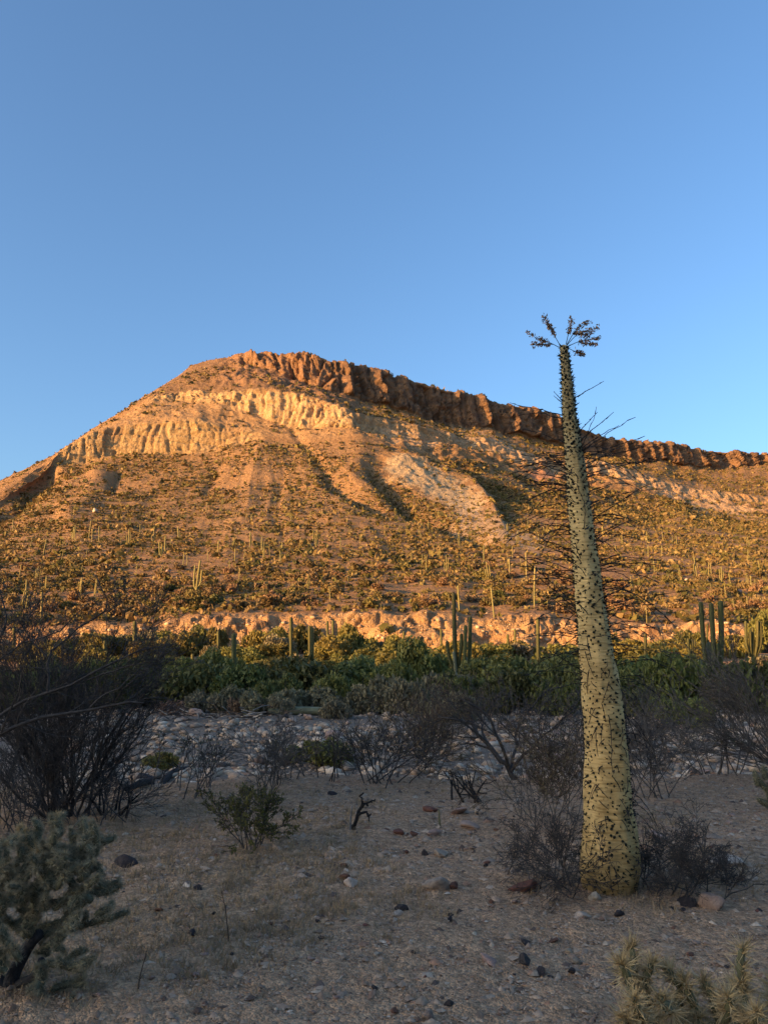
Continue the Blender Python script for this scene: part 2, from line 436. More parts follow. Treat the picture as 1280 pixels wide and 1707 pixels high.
def normals(H):
    du = np.gradient(H, axis=1); dv = np.gradient(H, axis=0)
    return unit(np.cross(du, dv))
Nn = normals(H)
hx, hy, hz = H[..., 0], H[..., 1], H[..., 2]

def seg(a, b, s=0.12): return smooth(a - s, a + s, V2) * smooth(b + s, b - s, V2)
m_bank = seg(0.1, 1, 0.06)
m_B = seg(5, 6, 0.14) * smooth(85, 110, X2) * smooth(455, 400, X2)
m_A = seg(7, 8, 0.14) * smooth(235, 270, X2)
m_A_str = np.where(X2 < 600, 1.0, 0.75)
m_rim = seg(9, 10, 0.10) * smooth(385, 430, X2)
m_nose = seg(8.2, 10, 0.2) * smooth(330, 400, X2) * smooth(620, 520, X2)
m_slope = seg(1.0, 5.0, 0.25) + seg(6, 7, 0.2) * 0.6 + seg(8, 9, 0.2) * 0.5
m_slope = np.clip(m_slope, 0, 1)
m_talus = seg(3.2, 5.1, 0.6)

def ridged(*a, o=3): 
    s, am = 0, 1.0
    for i in range(o):
        s = s + am * (1 - 2 * np.abs(pn(*[c * 2 ** i + 5.1 * i for c in a]))); am *= 0.5
    return s
disp = 0.9 * fbm(hx / 45, hy / 45, hz / 45, 3) * smooth(100, 160, hy) + 0.30 * fbm(hx / 9, hy / 9, hz / 9, 3) * smooth(100, 130, hy)
# ribs and runnels down the talus: noise stretched along the slope
fan_x = 445.0
ang_f = np.arctan2(BX - fan_x, np.maximum(BY - 640, 20))
disp = disp + m_talus * (0.38 * ridged(ang_f * 8 + 0.6 * pn(hx / 40, hz / 40, 1.1), hz / 110, 2.2, o=3) + 0.5 * fbm(hx / 18, hy / 18, hz / 40, 3) - 0.2) * smooth(740, 790, BY + 20)
disp = disp + seg(2.0, 3.6, 0.6) * 0.8 * fbm(ang_f * 6, hz / 60, 7.7, 3)
# cliffs
wx = hx + 4 * pn(hx / 30, hy / 30, hz / 30); wy = hy + 4 * pn(hx / 30 + 9, hy / 30, hz / 30)
col_big = ridged(wx / 26, wy / 26, hz / 220, o=2)
col_med = fbm(wx / 8, wy / 8, hz / 60, 3)
col_sml = fbm(wx / 3.2, wy / 3.2, hz / 16, 2)
ledge = fbm(wx / 40, wy / 40, hz / 4.0, 3)
tuff = fbm(wx / 7, wy / 7, hz / 7, 4)
def blocks(s, h, k):
    """angular fracture blocks: one random offset for each warped cell of rock"""
    qx = wx * 0.83 + wy * 0.55 + 0.5 * s * pn(wx / s / 2 + k, wy / s / 2, hz / h / 2); qy = -wx * 0.55 + wy * 0.83 + 0.5 * s * pn(wx / s / 2, wy / s / 2 + k, hz / h / 2)
    a, b, c = np.floor(qx / s).astype(int), np.floor(qy / s).astype(int), np.floor(hz / h + 0.7 * pn(wx / s, wy / s, k)).astype(int)
    return _perm[_perm[_perm[(a + k) & 255] + (b & 255)] + (c & 255)] / 127.5 - 1
joint = 0.35 * fbm(wx / 3.4, wy / 3.4, hz / 38, 3, 0.65) + 0.62 * blocks(4.8, 34.0, 3) + 0.36 * blocks(2.3, 15.0, 9)
crag = ridged(wx / 5.0, wy / 5.0, hz / 9.0, o=3); chip = pn(wx / 1.5, wy / 1.5, hz / 2.2)
crack = np.maximum(0, 1 - np.abs(pn(wx / 9, wy / 9, hz / 90)) / 0.10)
disp = disp + m_rim * (0.35 * crag + 0.5 * chip - 3.2 * crack) + (m_A * m_A_str + m_B * 0.6) * (0.2 * crag + 0.35 * chip) - (1.3 * m_A * m_A_str + 1.0 * m_B) * crack + m_bank * (0.3 * chip)
disp = disp + m_rim * (3.4 * (col_big - 0.4) + 6.0 * pn(wx / 62, wy / 62, 3.3) + 1.2 * col_med + 2.4 * blocks(7.5, 90.0, 41) + 1.2 * blocks(3.2, 45.0, 47) + 0.4 * ledge)
disp = disp + m_nose * (2.0 * tuff + 1.2 * col_med) * 0.8
disp = disp + m_A * m_A_str * (0.7 * col_med + 0.3 * tuff + 1.7 * joint + 0.6 * ledge + 0.8 * (col_big - 0.4))
disp = disp + m_B * (0.3 * col_med + 0.25 * tuff + 0.9 * joint + 0.6 * ledge)
disp = disp + seg(6, 7, 0.3) * 0.9 * tuff + seg(8, 9, 0.3) * 0.8 * tuff
# broken ground right of the nose: outcrops in lines below the rim
disp = disp + seg(4.6, 7, 0.4) * smooth(600, 680, X2) * (1.4 * tuff + 1.0 * ledge)
disp = disp + m_bank * (0.35 * blocks(1.6, 1.3, 5) + 0.35 * fbm(hx / 3.0, hy / 3.0, hz / 3.0, 4) + 0.45 * fbm(hx / 11, hy / 11, 0.3, 2) + 0.15 * ridged(hx / 2.2, hy / 2.2, hz / 5, o=2) - 0.4 * np.maximum(0, 1 - np.abs(pn(hx / 3.2, hy / 3.2, hz / 4)) / 0.13))

def dist_line(pts):
    pts = np.array(pts, float); best = np.full(BX.shape, 1e9); side = np.zeros(BX.shape); tt = np.zeros(BX.shape)
    L = np.linalg.norm(pts[1:] - pts[:-1], axis=1); cum = np.concatenate([[0], np.cumsum(L)]) / L.sum()
    for i in range(len(pts) - 1):
        a, b = pts[i], pts[i + 1]; d = b - a
        t = np.clip(((BX - a[0]) * d[0] + (BY - a[1]) * d[1]) / (d @ d), 0, 1)
        qx, qy = BX - a[0] - t * d[0], BY - a[1] - t * d[1]
        ds = np.hypot(qx, qy); c = d[0] * qy - d[1] * qx
        m = ds < best
        best = np.where(m, ds, best); side = np.where(m, np.sign(c), side); tt = np.where(m, cum[i] + t * (cum[i + 1] - cum[i]), tt)
    return best, side, tt
def carve(pts, depth, wl, wr):
    """a gully (depth < 0) or spur (depth > 0); wl / wr are its widths to either side, ends fade"""
    global disp
    d, s, t = dist_line(pts)
    w = np.where(s > 0, wl, wr)
    disp = disp + depth * np.exp(-(d / w) ** 1.5) * smooth(-0.02, 0.18, t) * smooth(1.02, 0.8, t)
in_hill = seg(1.5, 8.5, 0.4)
carve([(600, 762), (625, 792), (655, 825), (690, 850), (745, 876), (800, 898), (840, 915)], -6.0, 9, 18)   # gully under the white scarp
carve([(632, 762), (690, 766), (735, 776), (775, 798), (808, 832), (826, 862), (850, 895)], 3.8, 14, 7)     # its crest
carve([(668, 742), (715, 760), (770, 786), (830, 815), (880, 834), (935, 856)], -4.5, 8, 11)                # shaded gully behind the crest
carve([(530, 790), (560, 812), (600, 833), (650, 852), (700, 866)], -4.5, 8, 16)
carve([(560, 770), (600, 800), (650, 838), (690, 866)], 1.0, 12, 8)
carve([(478, 700), (510, 745), (540, 780), (560, 800)], -1.8, 8, 10)
carve([(445, 712), (430, 760), (415, 820), (400, 870)], 1.2, 22, 22)
carve([(500, 745), (470, 800), (460, 850)], -0.8, 9, 9)
carve([(385, 745), (360, 790), (340, 830)], -1.0, 9, 9)
carve([(100, 772), (78, 790), (52, 812), (20, 838), (-40, 862)], -7.5, 14, 22)
carve([(145, 775), (165, 800), (140, 845), (90, 870)], 3.0, 25, 25)
carve([(205, 785), (192, 805), (186, 828)], -1.8, 6, 7)
carve([(740, 720), (800, 750), (860, 790), (930, 830)], -2.5, 10, 12)
carve([(900, 760), (980, 800), (1060, 845), (1130, 880)], -3.0, 14, 16)
carve([(1010, 790), (1090, 830), (1160, 870)], 2.5, 16, 12)
carve([(1120, 815), (1200, 850), (1280, 885)], -2.5, 12, 14)
carve([(720, 690), (760, 712), (800, 740)], -3, 8, 10)
disp = np.where(V2 > 10.05, disp * smooth(10.6, 10.05, V2), disp)
disp = disp * smooth(0, 0.25, V2)
dS, _, _ = dist_line([(655, 780), (700, 798), (745, 822), (795, 850)])
disp = disp + smooth(40, 22, dS) * (0.35 * tuff + 0.35 * fbm(hx / 3, hy / 3, hz / 3, 3) + 0.2 * crag)
zz_ = (hz + 2.2 * pn(hx / 40, hy / 40, 3.0) + 0.9 * pn(hx / 9, hy / 9, 1.0)) / 4.6
saw = zz_ - np.floor(zz_)
disp = disp + (0.9 * m_A * m_A_str + 1.3 * m_B + 0.4 * m_rim + 0.6 * seg(6, 7, 0.1)) * (1.4 * (saw - 0.5)) * np.clip(0.6 + pn(hx / 15, hy / 15, hz / 10), 0, 1.4)
H2 = H + Nn * disp[..., None]
# skyline roughness
H2[..., 2] += seg(9.85, 10.3, 0.1) * (0.9 * fbm(hx / 14, hy / 14, 5.0, 3) + 0.5 * pn(hx / 4, hy / 4))
HN = normals(H2)
PXX, PYY, _ = project(H2)

# colours of soil and rock
def lerp(a, b, t): return a * (1 - t[..., None]) + np.asarray(b) * t[..., None]
n1 = np.clip(0.5 + 0.6 * fbm(hx / 25, hy / 25, hz / 25, 4), 0, 1)
n2 = np.clip(0.5 + 0.7 * fbm(hx / 6, hy / 6, hz / 6, 3), 0, 1)
HC = np.broadcast_to(np.array([0.31, 0.172, 0.072]), H.shape).copy()
HC = lerp(HC, (0.36, 0.21, 0.095), n1 * 0.6)
HC = lerp(HC, (0.23, 0.125, 0.058), smooth(0.55, 0.9, n2) * 0.6)
HC = lerp(HC, (0.36, 0.205, 0.092), m_talus * smooth(330, 420, X2) * smooth(640, 560, X2) * 0.6)
HC = lerp(HC, (0.38, 0.23, 0.11), np.clip(seg(5.6, 7.2, 0.35) * smooth(60, 160, X2) * smooth(640, 520, X2) * (0.45 + 0.6 * n2), 0, 1))
HC = lerp(HC, (0.48, 0.32, 0.165), np.clip(m_A * (0.75 + 0.3 * n2) * np.where(X2 < 600, 1, 0.75), 0, 1))
HC = lerp(HC, (0.43, 0.285, 0.135), np.clip(m_B * 0.9, 0, 1))
HC = lerp(HC, (0.40, 0.20, 0.09), m_A * smooth(0.55, 0.95, n1) * 0.5)
HC = lerp(HC, (0.33, 0.175, 0.085), m_B * smooth(0.5, 0.9, n1) * 0.55)
HC = lerp(HC, (0.20, 0.118, 0.062), seg(8.0, 10, 0.15) * smooth(650, 560, X2) * smooth(190, 300, X2) * 0.85)
HC = lerp(HC, (0.235, 0.132, 0.07), m_rim * 0.95)
HC = lerp(HC, (0.105, 0.066, 0.045), np.clip(m_rim * smooth(0.4, 0.8, n2), 0, 1) * 0.7)
HC = lerp(HC, (0.28, 0.155, 0.085), m_nose * 0.7)
dC, sC, tC = dist_line([(662, 780), (700, 796), (745, 818), (788, 846)])
HC = lerp(HC, (0.53, 0.37, 0.20), smooth(25, 12, dC + 14 * (n2 - 0.5)) * 0.95)
dC2, _, _ = dist_line([(770, 865), (830, 885), (890, 905)])
HC = lerp(HC, (0.48, 0.33, 0.19), smooth(26, 10, dC2 + 10 * (n2 - 0.5)) * 0.7)
for pl, w in (([(1000, 775), (1060, 800), (1120, 825), (1180, 850)], 12), ([(1120, 815), (1200, 840), (1280, 862)], 9), ([(760, 720), (850, 750), (920, 785)], 12), ([(640, 720), (720, 738)], 10)):
    dd, _, _ = dist_line(pl)
    HC = lerp(HC, (0.50, 0.33, 0.19), smooth(w * 1.4, w * 0.5, dd + 10 * (n2 - 0.5)) * 0.75)
dr, _, _ = dist_line([(900, 790), (915, 800)])
HC = lerp(HC, (0.42, 0.2, 0.11), smooth(22, 8, dr) * 0.8)
HC = lerp(HC, (0.47, 0.29, 0.14), m_bank * (0.6 + 0.4 * n2))
HC = lerp(HC, (0.33, 0.175, 0.085), m_bank * smooth(0.6, 0.9, np.clip(0.5 + 0.6 * fbm(hx / 4, hy / 4, hz / 4, 3), 0, 1)) * 0.7)
m_hill = mat('hill_rock_soil', (1.14, 1.12, 1.1), (0.72, 0.70, 0.68), scale=0.55, rough=0.95, bump=1.0, bscale=0.55, attr=True, bdist=1.6, world=True, detail=8, lo=0.3, hi=0.7)
hi_ = np.arange(nrow * ncol).reshape(nrow, ncol)
HQ = np.stack([hi_[:-1, :-1], hi_[:-1, 1:], hi_[1:, 1:], hi_[1:, :-1]], -1).reshape(-1, 4)
hill = obj('mesa_hill', make_mesh('mesa_hill', H2.reshape(-1, 3), HQ, m_hill, False, HC.reshape(-1, 3)))
tag(hill, 'sunlit mesa with cliff bands and talus slopes above a cut bank', 'hill', kind='structure')

def hill_at(px, py):
    """point of the hillside seen at (px, py)"""
    j = int(np.argmin(np.abs(PX - px)))
    colp = PYY[26:430, j]
    i = np.nonzero(colp <= py)[0]
    i = (i[0] if len(i) else len(colp) - 1) + 26
    return H2[i, j].copy()

# ---- the ridge behind the viewer that keeps the valley floor in shade
rx = np.linspace(-1500, 900, 161); ry = np.linspace(-520, -70, 46)
RX, RY = np.meshgrid(rx, ry)
slope_sh = math.tan(SUN_EL) / math.sin(SUN_A)
crest = -240.0
Hc = (70 - crest) * slope_sh
prof = np.clip(1 - np.abs(RY - crest) / np.where(RY > crest, 165, 260), 0, 1)
RZ = (Hc + 5.0 * fbm(RX / 120, 2.2, 0, 2) + 2.5 * pn(RX / 30, 7.7)) * (prof ** 1.0) - 1.0 + 3 * fbm(RX / 40, RY / 40, 2.0, 3) * smooth(0.0, 0.3, prof) * smooth(1.0, 0.8, prof)
ri = np.arange(RX.size).reshape(RX.shape)
RQ = np.stack([ri[:-1, :-1], ri[:-1, 1:], ri[1:, 1:], ri[1:, :-1]], -1).reshape(-1, 4)
m_ridge = mat('ridge_soil', (0.34, 0.25, 0.17), (0.2, 0.15, 0.1), scale=0.2, rough=0.95, world=True)
ridge = obj('ridge', make_mesh('ridge', np.stack([RX, RY, RZ], -1).reshape(-1, 3), RQ, m_ridge, True))
tag(ridge, 'low ridge behind the viewer shading the valley floor', 'ridge', kind='structure')
# ------------------------------------------------------------------ boojum tree (the tall tapering trunk)
rb = np.random.RandomState(21)
BD = ground_at(1014, 1482)[1]
tr = np.array([  # row, centre column, width, all in photograph pixels
    (1505, 1015, 52), (1492, 1015, 72), (1474, 1015, 89), (1440, 1015, 95), (1400, 1015.5, 90), (1360, 1015, 80), (1300, 1012, 75), (1250, 1009.5, 71), (1200, 1006.5, 68),
    (1130, 999, 60), (1080, 992, 56), (1000, 983, 49), (930, 975, 41), (850, 966, 36), (780, 959, 32), (750, 956, 28), (700, 949.5, 22.5),
    (650, 946, 18), (600, 941.5, 15), (578, 938.5, 12.5)])
sy = np.linspace(1505, 578, 120)
cx = gsm(np.interp(-sy, -tr[:, 0], tr[:, 1]), 2); ww = gsm(np.interp(-sy, -tr[:, 0], tr[:, 2]), 1.6)
axis = at(cx, sy, BD)
_, _, fdep = project(axis)
trad = ww / 2 / FPX * fdep
NS = 48
th = np.arange(NS) * 2 * math.pi / NS
def trunk_point(i, t, extra=0.0):
    """i index along the trunk (float), t angle"""
    i = np.asarray(i, float); i0 = np.clip(i.astype(int), 0, 118); f = i - i0
    c = axis[i0] * (1 - f)[..., None] + axis[i0 + 1] * f[..., None]
    r = trad[i0] * (1 - f) + trad[i0 + 1] * f + extra
    d = np.stack([np.cos(t), np.sin(t), 0 * t], -1)
    return c + d * r[..., None], d, r
I_, T_ = np.meshgrid(np.arange(120.0), th, indexing='ij')
P_, D_, Rr = trunk_point(np.clip(I_, 0, 118.999), T_)
P_ = P_ + D_ * (0.015 * fbm(D_[..., 0] * 1.5, D_[..., 1] * 1.5, P_[..., 2] * 3.0, 4) * np.clip(Rr / 0.12, 0.3, 1) + 0.003 * pn(D_[..., 0] * 1.2, D_[..., 1] * 1.2, P_[..., 2] * 26) * smooth(1.6, 0.2, P_[..., 2]))[..., None]
ti_ = np.arange(120 * NS).reshape(120, NS); tn = np.roll(ti_, -1, 1)
TQ = np.stack([ti_[:-1], tn[:-1], tn[1:], ti_[1:]], -1).reshape(-1, 4)
topv = axis[-1] + np.array([0, 0, 0.02])
TV = np.concatenate([P_.reshape(-1, 3), topv[None]])
TT = np.stack([ti_[-1], tn[-1], np.full(NS, len(TV) - 1)], -1)
zt = np.concatenate([P_[..., 2].ravel(), [topv[2]]])
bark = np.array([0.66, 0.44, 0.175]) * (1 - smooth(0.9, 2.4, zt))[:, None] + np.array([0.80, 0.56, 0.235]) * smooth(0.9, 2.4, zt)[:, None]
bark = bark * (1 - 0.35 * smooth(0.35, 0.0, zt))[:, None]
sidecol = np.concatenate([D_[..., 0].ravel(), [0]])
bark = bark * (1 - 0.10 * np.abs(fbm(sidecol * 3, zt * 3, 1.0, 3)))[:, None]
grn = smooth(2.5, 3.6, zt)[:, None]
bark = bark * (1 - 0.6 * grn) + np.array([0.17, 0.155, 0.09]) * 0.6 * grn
m_bark, nt, b_ = new_mat('boojum_bark'); N = nt.nodes; L = nt.links
b_.inputs['Roughness'].default_value = 0.7
at_ = N.new('ShaderNodeAttribute'); at_.attribute_name = 'Col'
g_ = N.new('ShaderNodeNewGeometry')
mp = N.new('ShaderNodeMapping'); mp.inputs['Scale'].default_value = (5, 5, 42); L.new(g_.outputs['Position'], mp.inputs['Vector'])
nz = N.new('ShaderNodeTexNoise'); nz.inputs['Scale'].default_value = 1.6; nz.inputs['Detail'].default_value = 6; L.new(mp.outputs[0], nz.inputs['Vector'])
nz2 = N.new('ShaderNodeTexNoise'); nz2.inputs['Scale'].default_value = 7; nz2.inputs['Detail'].default_value = 5; L.new(g_.outputs['Position'], nz2.inputs['Vector'])
r1 = N.new('ShaderNodeValToRGB'); r1.color_ramp.elements[0].position = 0.34; r1.color_ramp.elements[0].color = (0.62, 0.58, 0.5, 1); r1.color_ramp.elements[1].position = 0.52; r1.color_ramp.elements[1].color = (1, 1, 1, 1)
r2 = N.new('ShaderNodeValToRGB'); r2.color_ramp.elements[0].position = 0.36; r2.color_ramp.elements[0].color = (0.74, 0.71, 0.66, 1); r2.color_ramp.elements[1].position = 0.65; r2.color_ramp.elements[1].color = (1.05, 1.03, 1, 1)
L.new(nz.outputs[0], r1.inputs[0]); L.new(nz2.outputs[0], r2.inputs[0])
m1 = N.new('ShaderNodeMix'); m1.data_type = 'RGBA'; m1.blend_type = 'MULTIPLY'; m1.inputs[0].default_value = 1
m2 = N.new('ShaderNodeMix'); m2.data_type = 'RGBA'; m2.blend_type = 'MULTIPLY'; m2.inputs[0].default_value = 1
L.new(at_.outputs['Color'], m1.inputs[6]); L.new(r1.outputs[0], m1.inputs[7]); L.new(m1.outputs[2], m2.inputs[6]); L.new(r2.outputs[0], m2.inputs[7])
L.new(m2.outputs[2], b_.inputs['Base Color'])
bp = N.new('ShaderNodeBump'); bp.inputs['Strength'].default_value = 0.7; bp.inputs['Distance'].default_value = 0.008
L.new(nz.outputs[0], bp.inputs['Height']); L.new(bp.outputs[0], b_.inputs['Normal'])
m_twig_dark = mat('boojum_twig', (0.030, 0.026, 0.024), (0.016, 0.014, 0.013), scale=40, rough=0.8)
m_node = mat('boojum_leaf_bud', (0.028, 0.032, 0.018), (0.014, 0.014, 0.011), scale=60, rough=0.8)
m_flower = mat('dried_flower', (0.46, 0.29, 0.17), (0.24, 0.15, 0.09), scale=30, rough=0.9)

bcol, brow = axis[0], axis[0]
boojum = empty('boojum_tree', (axis[1][0], BD, float(gz(axis[1][0], BD))))
tag(boojum, 'tall tapering pale boojum tree trunk bristling with thin dark twigs', 'boojum tree')
off = np.array(boojum.location)
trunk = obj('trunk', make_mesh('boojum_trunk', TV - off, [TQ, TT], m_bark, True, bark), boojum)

def idx_of_row(py): return np.interp(-np.asarray(py, float), -sy, np.arange(120.0))
# leaf buds: dark spiky knots in a loose spiral
nd_rows = []; py_ = 1486.0
while py_ > 580:                                # even spiral: one bud for each patch of bark
    w_ = float(np.interp(-py_, -tr[:, 0], tr[:, 2]))
    sp_ = 10.2 if py_ > 1080 else 9.6 if py_ > 900 else 8.5 if py_ > 760 else 6.0
    py_ -= sp_ * sp_ / (math.pi * w_); nd_rows.append(py_ + rb.normal() * 1.2)
g = Geo()
node_pts = []
for q, py in enumerate(nd_rows):
    i = idx_of_row(py); t = (q * 2.39996) % (2 * math.pi) + rb.normal() * 0.12
    p, d, r = trunk_point(np.array([i]), np.array([t])); p, d = p[0], d[0]
    node_pts.append((p, d, py))
    s = (0.0108 if py > 1080 else 0.0122 if py > 760 else 0.0130) * rb.uniform(0.65, 1.3)
    tang = unit(np.cross(d, [0, 0, 1.0])); upv = np.array([0, 0, 1.0])
    a = rb.uniform(0, 6.28)
    ring = [p - d * 0.004 + s * 0.85 * (math.cos(a + k * 1.2566) * tang + math.sin(a + k * 1.2566) * upv) for k in range(5)]
    tipn = p + d * s * 1.1
    V = ring + [tipn]; F = [[k, (k + 1) % 5, 5] for k in range(5)]
    for k in range(4 if py < 760 else 3):
        dd = unit(d * rb.uniform(0.5, 1.3) + rb.normal(size=3) * 0.8 + np.array([0, 0, 0.35 if py < 760 else -0.1]))
        sd = unit(np.cross(dd, rb.normal(size=3))) * s * 0.42
        n0 = len(V); V += [p + sd, p - sd, p + dd * s * rb.uniform(1.6, 2.6)]; F.append([n0, n0 + 1, n0 + 2])
    g.add(np.array(V) - off, np.array(F))
nd = obj('leaf_bud', g.mesh('boojum_leaf_buds', m_node), boojum); nd['kind'] = 'stuff'

# side twigs, each one a part
tw = []
def add_twig(py, t, Ln, rise, droop, r0=0.0034):
    i = idx_of_row(py); p, d, r = trunk_point(np.array([i]), np.array([t])); p, d = p[0] - d[0] * 0.004, d[0]
    k = 9; u = np.linspace(0, 1, k)[:, None]
    sway = unit(np.cross(d, [0, 0, 1.0])) * rb.normal() * 0.22
    P = p + d * Ln * u + sway * Ln * u ** 2 + np.array([0, 0, 1.0]) * Ln * (rise * u - droop * u ** 2)
    P = P + rb.normal(size=(k, 3)) * Ln * 0.008 * np.minimum(u * 4, 1)
    V, F = tubes(P[None], np.linspace(r0, r0 * 0.5, k)[None], 4, thorn=0.011, rng=rb)
    o = obj('twig', make_mesh('boojum_twig', V - off, F, m_twig_dark), boojum)
# named ones on the skyline and at the sides: row, length px, left(-1)/right(+1), rise, droop
M = mpp(BD)
for py, lp, s, rise, droop in ((664, 46, 1, 0.55, 0.05), (672, 16, -1, 0.9, 0.0), (668, 14, -1, 1.2, 0.0), (676, 8, 1, 0.4, 0), (692, 82, -1, 0.35, 0.10), (700, 76, -1, 0.55, 0.42), (735, 55, 1, 0.9, 0.05), (722, 40, 1, 1.1, 0.05),
                               (748, 74, 1, 0.75, 0.12), (752, 80, 1, 0.7, 0.15), (738, 70, -1, 0.5, 0.12), (765, 96, 1, 0.42, 0.1), (775, 120, 1, 0.42, 0.2), (780, 118, 1, 0.2, 0.1), (772, 72, -1, 0.3, 0.1),
                               (788, 88, -1, 0.45, 0.15), (792, 110, 1, 0.25, 0.08), (855, 122, -1, 0.25, 0.62), (880, 112, -1, 0.28, 0.55), (870, 98, 1, 0.75, 0.1), (866, 75, 1, 0.55, 0.75), (950, 112, 1, 0.30, 0.25),
                               (945, 100, 1, 0.28, 0.2), (985, 92, 1, 0.5, 1.1), (975, 78, -1, 0.45, 0.4), (1010, 92, -1, 1.05, 0.1), (1016, 88, -1, 0.9, 0.1), (940, 85, -1, 0.5, 0.5), (1020, 72, 1, 0.45, 0.3), (800, 80, -1, 0.25, 0.1), (812, 85, -1, 0.2, 0.15)):
    add_twig(py, (0 if s > 0 else math.pi) + rb.normal() * 0.22, lp * M * rb.uniform(0.95, 1.1), rise, droop, 0.0038)
for q in range(268):
    if q < 210:
        py = rb.uniform(750, 1140); Ln = rb.uniform(0.18, 0.58); rise = rb.uniform(-0.05, 0.65); droop = rb.uniform(0.0, 0.7)
    else:
        py = rb.uniform(1110, 1475); Ln = rb.uniform(0.06, 0.24) * (1.15 - 0.4 * (py - 1095) / 380); rise = rb.uniform(-0.5, 0.9); droop = rb.uniform(0.3, 1.6)
    add_twig(py, rb.uniform(0, 2 * math.pi), Ln, rise, droop, 0.0031)
# twigs hanging against the lower trunk
for q in range(70):
    py = rb.uniform(1080, 1480); t = -math.pi / 2 + rb.uniform(-1.4, 1.4); k = 7
    i0 = idx_of_row(py); sgn = rb.choice([-1, 1]); ln = rb.uniform(12, 46)
    ii = idx_of_row(py + np.linspace(0, 1, k) * ln * rb.choice([-1, 1, 1]) * rb.uniform(0.2, 1)); tt_ = t + sgn * np.linspace(0, 1, k) ** 0.8 * ln * 0.010 * rb.uniform(0.3, 1.4)
    ex = 0.004 + 0.03 * np.sin(np.linspace(0.05, 2.8, k)) * rb.uniform(0.3, 1)
    p, d, r = trunk_point(np.clip(ii, 0, 118.9), tt_, ex)
    V, F = tubes(p[None], np.linspace(0.0031, 0.0016, k)[None], 4, thorn=0.008, rng=rb)
    obj('hanging_twig', make_mesh('boojum_hanging_twig', V - off, F, m_twig_dark), boojum)

# flower stalks on the tip
tip = axis[-1]
stalks = [[(934, 577), (925, 562), (920, 550), (916, 545)], [(920, 550), (913, 540), (909, 533), (905, 527)], [(933, 580), (922, 574), (908, 568), (895, 565), (878, 553)], [(922, 574), (908, 574), (895, 574), (886, 575)],
          [(943, 574), (947, 556), (950, 545), (952, 530)], [(944, 575), (955, 556), (965, 545), (982, 535)], [(944, 576), (958, 560), (975, 552), (996, 546)], [(945, 578), (962, 570), (980, 566), (1000, 564)],
          [(946, 580), (958, 586), (966, 589), (972, 591)], [(962, 570), (975, 572), (985, 573), (995, 575)], [(955, 556), (966, 556), (976, 558), (988, 552)]]
for q, sp in enumerate(stalks):
    dep = BD + rb.uniform(-0.06, 0.06)
    pts = np.array([at(a, b, BD + (dep - BD) * (j / (len(sp) - 1))) for j, (a, b) in enumerate(sp)])
    if q in (1, 3, 9, 10): pts[0] = at(*sp[0], BD)
    u = np.linspace(0, len(sp) - 1, 9); P = np.stack([np.interp(u, np.arange(len(sp)), pts[:, c]) for c in range(3)], 1)
    V, F = tubes(P[None], np.linspace(0.0032, 0.0018, 9)[None], 4)
    st = obj('flower_stalk', make_mesh('flower_stalk', V - off, F, m_twig_dark), boojum)
    u = rb.uniform(0.38 if q not in (1, 3, 9, 10) else 0.1, 1.02, 95) * 8
    C = np.stack([np.interp(u, np.arange(9), P[:, c]) for c in range(3)], 1) + rb.normal(size=(95, 3)) * 0.011
    V, F = diamonds(C, rb.uniform(0.009, 0.016, 95), rb, 2.2)
    fc = obj('flower_cluster', make_mesh('flower_cluster', V - off, F, m_flower), st); fc['kind'] = 'stuff'
# ------------------------------------------------------------------ foreground plants
m_dark_wood = mat('dark_branch', (0.085, 0.070, 0.060), (0.042, 0.035, 0.031), scale=30, rough=0.9)
m_grey_wood = mat('grey_branch', (0.16, 0.13, 0.105), (0.07, 0.057, 0.048), scale=25, rough=0.9)
m_char_wood = mat('blackened_wood', (0.040, 0.033, 0.029), (0.016, 0.014, 0.013), scale=20, rough=1.0, bump=0.6)
m_pale_wood = mat('bleached_branch', (0.30, 0.26, 0.22), (0.16, 0.14, 0.12), scale=25, rough=0.9)
m_brown_wood = mat('brown_twig', (0.115, 0.075, 0.05), (0.05, 0.034, 0.025), scale=25, rough=0.9)
m_creosote = mat('creosote_leaf', (0.15, 0.13, 0.025), (0.06, 0.055, 0.014), scale=9, rough=0.6, transl=0.2)
m_dryleaf = mat('dry_leaf', (0.20, 0.145, 0.075), (0.10, 0.075, 0.045), scale=9, rough=0.8)
m_tinyleaf = mat('small_grey_leaf', (0.10, 0.11, 0.06), (0.05, 0.055, 0.03), scale=9, rough=0.7)

